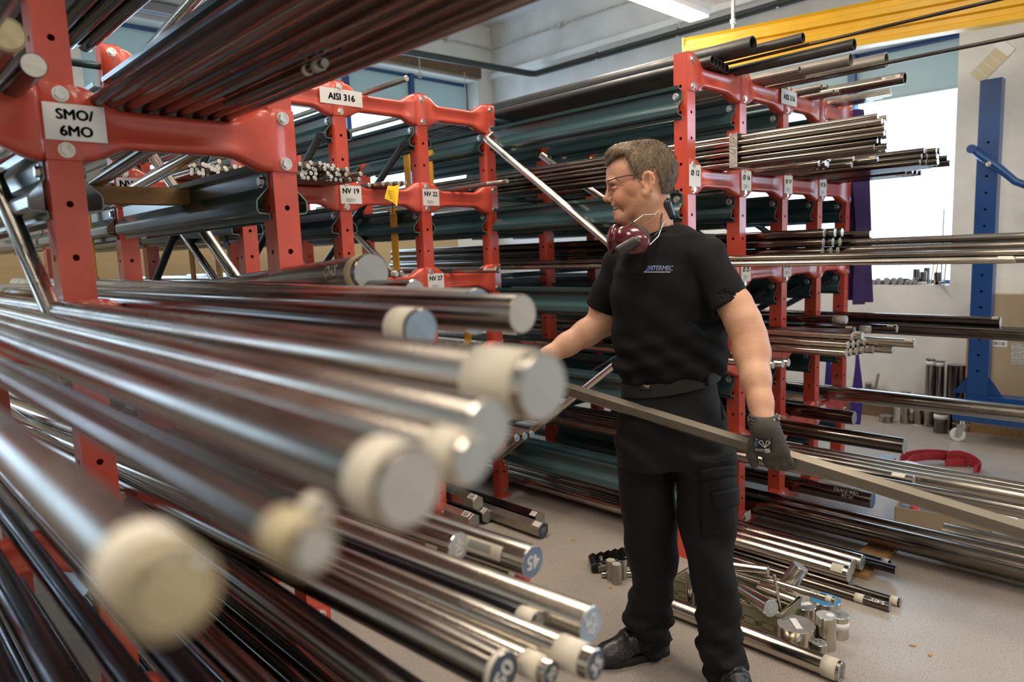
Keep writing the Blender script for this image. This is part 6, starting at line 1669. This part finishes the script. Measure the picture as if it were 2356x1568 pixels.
for i, (a, b, c) in enumerate(FING):
    k = (1.0, 1.06, 1.0, .88)[i]; rf = .0128 * (1.0, 1.0, .98, .88)[i]
    base, kn = gp(*a), gp(*b, .006); mid = gp(*c, .040) ; tip = gp(c[0] - 2, c[1] - 22 * k, .072)
    gv.chain([(gp(a[0] - 3, a[1] - 14), rf + .001), (base, rf + .001), (kn, rf), (mid, rf * .97), (tip, rf * .9)], .006)
gv.chain([(gp(1745, 992, .004), .0175), (gp(1735, 1020, .010), .0160), (gp(1730, 1046, .016), .0148), (gp(1735, 1066, .024), .0128)], .006)
gv.half(mp(1757, 956, -.380), (0, 0, 1))
for yy in (978, 983): gv.op(lambda X, Y, Z, yy=yy: .0012 * np.sin((Z) * 700).astype(np.float32) + X * 0 + Y * 0, gp(1715, 992), gp(1815, 955) + np.array([0, .1, 0]), .01, 'd', 0.0)
GV, GF = gv.mesh(); GV = smoothed(GV, GF, 1, .4)
glove = child('work_glove', np_mesh('work_glove', GV, GF, GLOVE))
g_bvh = BVHTree.FromPolygons([tuple(p) for p in GV], [tuple(f) for f in GF.tolist()])
on_cloth('printed_patch', np.array([(x, y, 0) for x, y in [(-22 + 44 * i / 6, 15 - 32 * j / 5) for j in range(6) for i in range(7)]]), [(j * 7 + i, (j + 1) * 7 + i, (j + 1) * 7 + i + 1, j * 7 + i + 1) for j in range(5) for i in range(6)], (1756, 1022), 1, INK, g_bvh, glove, .0012)
def strokes(name, segs, wd, m, off=.0022):
    v = []; f = []
    for (x0, y0, x1, y1) in segs:
        d = np.array([x1 - x0, y1 - y0]); d = d / (np.linalg.norm(d) + 1e-9); nn = np.array([-d[1], d[0]]) * wd / 2; b = len(v)
        v += [(x0 + nn[0], y0 + nn[1], 0), (x0 - nn[0], y0 - nn[1], 0), (x1 - nn[0], y1 - nn[1], 0), (x1 + nn[0], y1 + nn[1], 0)]; f.append((b, b + 1, b + 2, b + 3))
    on_cloth(name, np.array(v), f, (1757, 1020), 1, m, g_bvh, glove, off)
strokes('diamond_print', [(-8, 7, 12, 6), (12, 6, 15, 2), (15, 2, 3, -9), (3, -9, -12, 3), (-12, 3, -8, 7), (-12, 3, 15, 2), (-4, 7, -2, 3), (6, 6.5, 6, 2.5), (-2, 3, 3, -9), (6, 2.5, 3, -9)], 1.1, CHALK)
strokes('size_print', [(3, -13, 14, -13), (3, -13, 3, -16), (3, -16, 14, -16.5), (14, -16.5, 14, -19.5), (14, -19.5, 3, -20)], 1.5, CHALK)
strokes('text_print', [(-20, -12, 0, -14), (-20, -15, 0, -17), (-19, 12, 14, 11), (-19, 9.5, -12, 9)], 1.7, CHALK_D)
strokes('blue_print', [(-18, 6, -18, -8)], 6, mat('print_blue', (.04, .13, .33), .6), .0018)
# bead bracelet over the cuff
mb = MB(); c = mp(1757, 962, -.380)
for k in range(26):
    a = 2 * PI * k / 26; q = c + np.array([.0415 * math.cos(a), .0415 * math.sin(a), .002 + .004 * math.cos(a)])
    mb.tube([q + np.array([0, 0, -.0038]), q, q + np.array([0, 0, .0038])], [.002, .0042, .002], 6, k % 2)
mb.build('bead_bracelet', [INK, ZINC], man)
# right glove (behind the near bars)
rh = SDF(mp(1185, 905, 0) * np.array([1, 0, 1]) + np.array([0, .0, 0]), mp(1275, 800, 0) * np.array([1, 0, 1]) + np.array([0, .20, 0]), .0034)
rp = lambda px, py, dw=0: mp(px, py, .085 + dw)
rh.chain([(rp(1252, 824), .034), (rp(1238, 834), .036), (rp(1230, 842), .030)], .008)
rh.cone(rp(1232, 838), rp(1216, 866), .030, .024, .02)
for i, (a, b) in enumerate((((1222, 858), (1236, 882)), ((1216, 862), (1226, 888)), ((1210, 866), (1217, 890)), ((1205, 866), (1209, 886)))):
    rh.chain([(rp(*a), .0125), (rp(b[0], b[1], .01), .012), (rp(b[0] + 6, b[1] - 6, .035), .011)], .006)
rh.chain([(rp(1236, 846), .015), (rp(1246, 866), .0135), (rp(1252, 880), .012)], .008)
RV, RF = rh.mesh(); child('work_glove', np_mesh('work_glove', smoothed(RV, RF, 1, .4), RF, GLOVE))
mb = MB(); c = mp(1255, 823, .085); ax = mp(1262, 818, .085) - mp(1238, 834, .08); ax /= np.linalg.norm(ax); a_ = np.cross(ax, [0, 1, 0]); a_ /= np.linalg.norm(a_); b_ = np.cross(ax, a_)
mb.tube([c + (a_ * math.cos(t) + b_ * math.sin(t)) * .032 for t in np.linspace(0, 2 * PI, 25)], .003, 6, cap=False); mb.build('bracelet', ZINC, man)

# ---------------- shoes
def shoe(toe, heel, name):
    T = to_world(np.zeros(3)) * 0; toe = np.array(toe); heel = np.array(heel); d = toe - heel; d[2] = 0; Ls = np.linalg.norm(d); a = math.atan2(d[1], d[0])
    s = SDF((-.03, -.075, -.004), (.33, .075, .15), .0035)
    k = Ls / .29
    s.cone((.04, 0, .045), (.04, 0, .07), .038, .036, .03); s.cone((.05, 0, .06), (.14, .0, .075), .040, .040, .04); s.cone((.14, 0, .07), (.23, .004, .042), .042, .036, .04)
    s.ell((.215, .006, .034), (.075, .049, .042), .02); s.ell((.245, .01, .030), (.045, .043, .036), .02)
    s.ell((.055, 0, .04), (.06, .037, .05), .02)
    s.op(lambda X, Y, Z: (.0016 * np.sin(X * 210 + Y * 40) * np.exp(-((X - .16) / .03) ** 2)).astype(np.float32) + 0 * Z, s.lo, s.lo + s.h * s.n, .01, 'd')
    s.cone((.06, 0, .12), (.06, 0, .16), .034, .04, .006, 's')
    s.half((0, 0, .022), (0, 0, -1))
    Vs, Fs = s.mesh(); Vs[:, 0] = (Vs[:, 0] + .01) * k
    root = bpy.data.objects.new(name, None); COL.objects.link(root); root.parent = man; root.location = tuple(heel); root.rotation_euler = (0, 0, a)
    link('upper', np_mesh('upper', smoothed(Vs, Fs, 1, .5), Fs, LEATHER), root)
    out = []
    for t in np.linspace(0, 2 * PI, 41)[:-1]:
        x = .14 + .150 * math.cos(t); wd = .047 if x > .17 else (.036 + .011 * max(0, (x - .08) / .09)); out.append(((x + .01) * k, wd * math.copysign(abs(math.sin(t)) ** .7, math.sin(t)) + (.006 if x > .2 else 0)))
    mb = MB(); n = 40
    v = [(x, y, 0.0 if (x < .1 or x > .13) else .006) for x, y in out] + [(x * 1.0, y * 1.06, .014) for x, y in out] + [(x, y, .030) for x, y in out]
    mb.add(v, [(i, (i + 1) % n, n + (i + 1) % n, n + i) for i in range(n)] + [(n + i, n + (i + 1) % n, 2 * n + (i + 1) % n, 2 * n + i) for i in range(n)] + [tuple(range(n - 1, -1, -1)), tuple(range(2 * n, 3 * n))])
    mb.build('sole', SOLE, root)
    mb = MB()
    for sg in (-1,):
        for i in range(6):
            for j in range(4):
                x = .16 + .011 * i + .004 * j; z = .040 + .008 * j
                h_ = BVHTree.FromPolygons([tuple(p) for p in Vs], [tuple(f) for f in Fs.tolist()]) if (i, j) == (0, 0) else h_
                for sd in (-1, 1):
                    q = h_.ray_cast(Vector((x * k, sd * .2, z)), Vector((0, -sd, 0)))
                    if q[0]: mb.tube([Vector(q[0]) - Vector((0, -sd * .0006, 0)), Vector(q[0]) + Vector((0, sd * .0008, 0))], .0016, 6)
    mb.build('vent_holes', CUT_D, root)
    mb = MB(); mb.tube([(.13 * k, -.044, .05), (.10 * k, -.046, .06), (.04 * k, -.044, .062), (.0, -.02, .066), (-.002, 0, .067), (.0, .02, .066), (.04 * k, .044, .062), (.10 * k, .046, .06), (.13 * k, .044, .05)], .006, 6); mb.build('heel_strap', LEATHER, root)
    return root
def floor_l(px, py):
    p = at(px, py, 2, 0) - MAN; return np.array([p @ E_U, p @ E_W, 0])
hl = floor_l(1527, 1503); tl = floor_l(1372, 1527); dd = (tl - hl); hl2 = tl - dd / np.linalg.norm(dd) * .285
shoe(tl, hl2, 'shoe')
r = st_row(*LLEG[-1]); hr = np.array([r[1] + .02, r[2] + .075, 0]); dr = np.array([-.05, -.998, 0])
shoe(hr + dr * .285, hr, 'shoe')

# ---------------- the held bar
A_ = mp(1288, 889, .085); B_ = mp(1828, 1057, HB + .052)
d_ = (B_ - A_) / np.linalg.norm(B_ - A_)
ST_HELD = mat('dull_drawn_hexagon', (.20, .175, .14), .5, .85, var=.15, vscale=10, stretch=(.4, 1, 1), rvar=.05)
bar('long grey hexagonal bar held in both hands by the man', to_world(B_ + d_ * 1.45), to_world(A_ - d_ * .42), .0235, side=ST_HELD, end=CUT, kind='hex', name='hexagonal_bar')

# ---------------- ear defenders round the neck
CUP = mat('dark_red_gloss_plastic', (.085, .006, .012), .18, coat=.4)
ed = empty('ear_defenders', tuple(to_world(mp(1470, 545, -.06))), 'dark red ear defenders worn round the neck', 'ear defenders', rz=RZ_MAN)
EL = mp(1470, 545, -.06)
def cup(c, r, rot, nm):
    s = SDF(c - .075, c + .075, .0032); s.ell(c, r, .01, 'u', rot)
    v, f = s.mesh(); return link(nm, np_mesh(nm, v - EL, f, CUP), ed)
def rotm(yaw, pitch):
    return np.array(Matrix.Rotation(yaw, 3, 'Z') @ Matrix.Rotation(pitch, 3, 'Y'))
c1 = mp(1453, 552, -.135); cup(c1, (.058, .030, .043), rotm(.35, -.5), 'ear_cup')
c2 = mp(1413, 549, -.035); cup(c2, (.024, .040, .047), rotm(.2, -.15), 'ear_cup')
s = SDF(c1 - .09, c1 + .09, .004); cc = mp(1462, 548, -.108); s.ell(cc, (.050, .022, .040), .01, 'u', rotm(.35, -.5)); v, f = s.mesh(); link('ear_cushion', np_mesh('ear_cushion', v - EL, f, RUBBER), ed)
s = SDF(c2 - .08, c2 + .08, .004); s.ell(mp(1424, 545, -.030), (.020, .036, .038), .01, 'u', rotm(.2, -.15)); v, f = s.mesh(); link('ear_cushion', np_mesh('ear_cushion', v - EL, f, RUBBER), ed)
s = SDF(c1 - .09, c1 + .09, .003)
s.cone(mp(1424, 573, -.160), mp(1462, 553, -.168), .0125, .0135, .004); s.cone(mp(1428, 582, -.158), mp(1464, 558, -.166), .011, .0115, .008)
v, f = s.mesh(); link('cup_bar', np_mesh('cup_bar', v - EL, f, mat('grey_black_plastic', (.035, .035, .036), .35)), ed)
mb = MB(); q = mp(1467, 553, -.180) - EL; mb.tube([q + np.array([0, .006, 0]), q, q - np.array([0, .003, 0])], [.0055, .0055, .004], 10); mb.build('bar_screw', BRONZE, ed)
pad = mp(1535, 483, -.035)
s = SDF(pad - .06, pad + .06, .003); s.cone(mp(1529, 469, -.050), mp(1539, 493, -.04), .0225, .0200, .01); s.cone(mp(1529, 469, .02), mp(1539, 493, .02), .0225, .0200, .02)
v, f = s.mesh(); link('neck_pad', np_mesh('neck_pad', v - EL, f, mat('black_vinyl', (.014, .016, .016), .25)), ed)
mb = MB(); mb.tube([p - EL for p in (mp(1522, 479, -.065), mp(1506, 493, -.085), mp(1480, 494, -.10), mp(1457, 511, -.125), mp(1440, 523, -.14))], .0016, 6)
mb.tube([p - EL for p in (mp(1537, 502, -.05), mp(1525, 515, -.085), mp(1515, 543, -.125), mp(1500, 558, -.14), mp(1478, 578, -.15))], .0016, 6)
mb.build('wire_band', ZINC, ed)
mb = MB(); mb.tube([p - EL for p in (mp(1524, 483, -.06), mp(1521, 505, -.085), mp(1519, 530, -.105), mp(1505, 542, -.12))], .0028, 6); mb.tube([mp(1457, 511, -.126) - EL, mp(1436, 526, -.142) - EL], .0032, 8); mb.build('cable', RUBBER, ed)
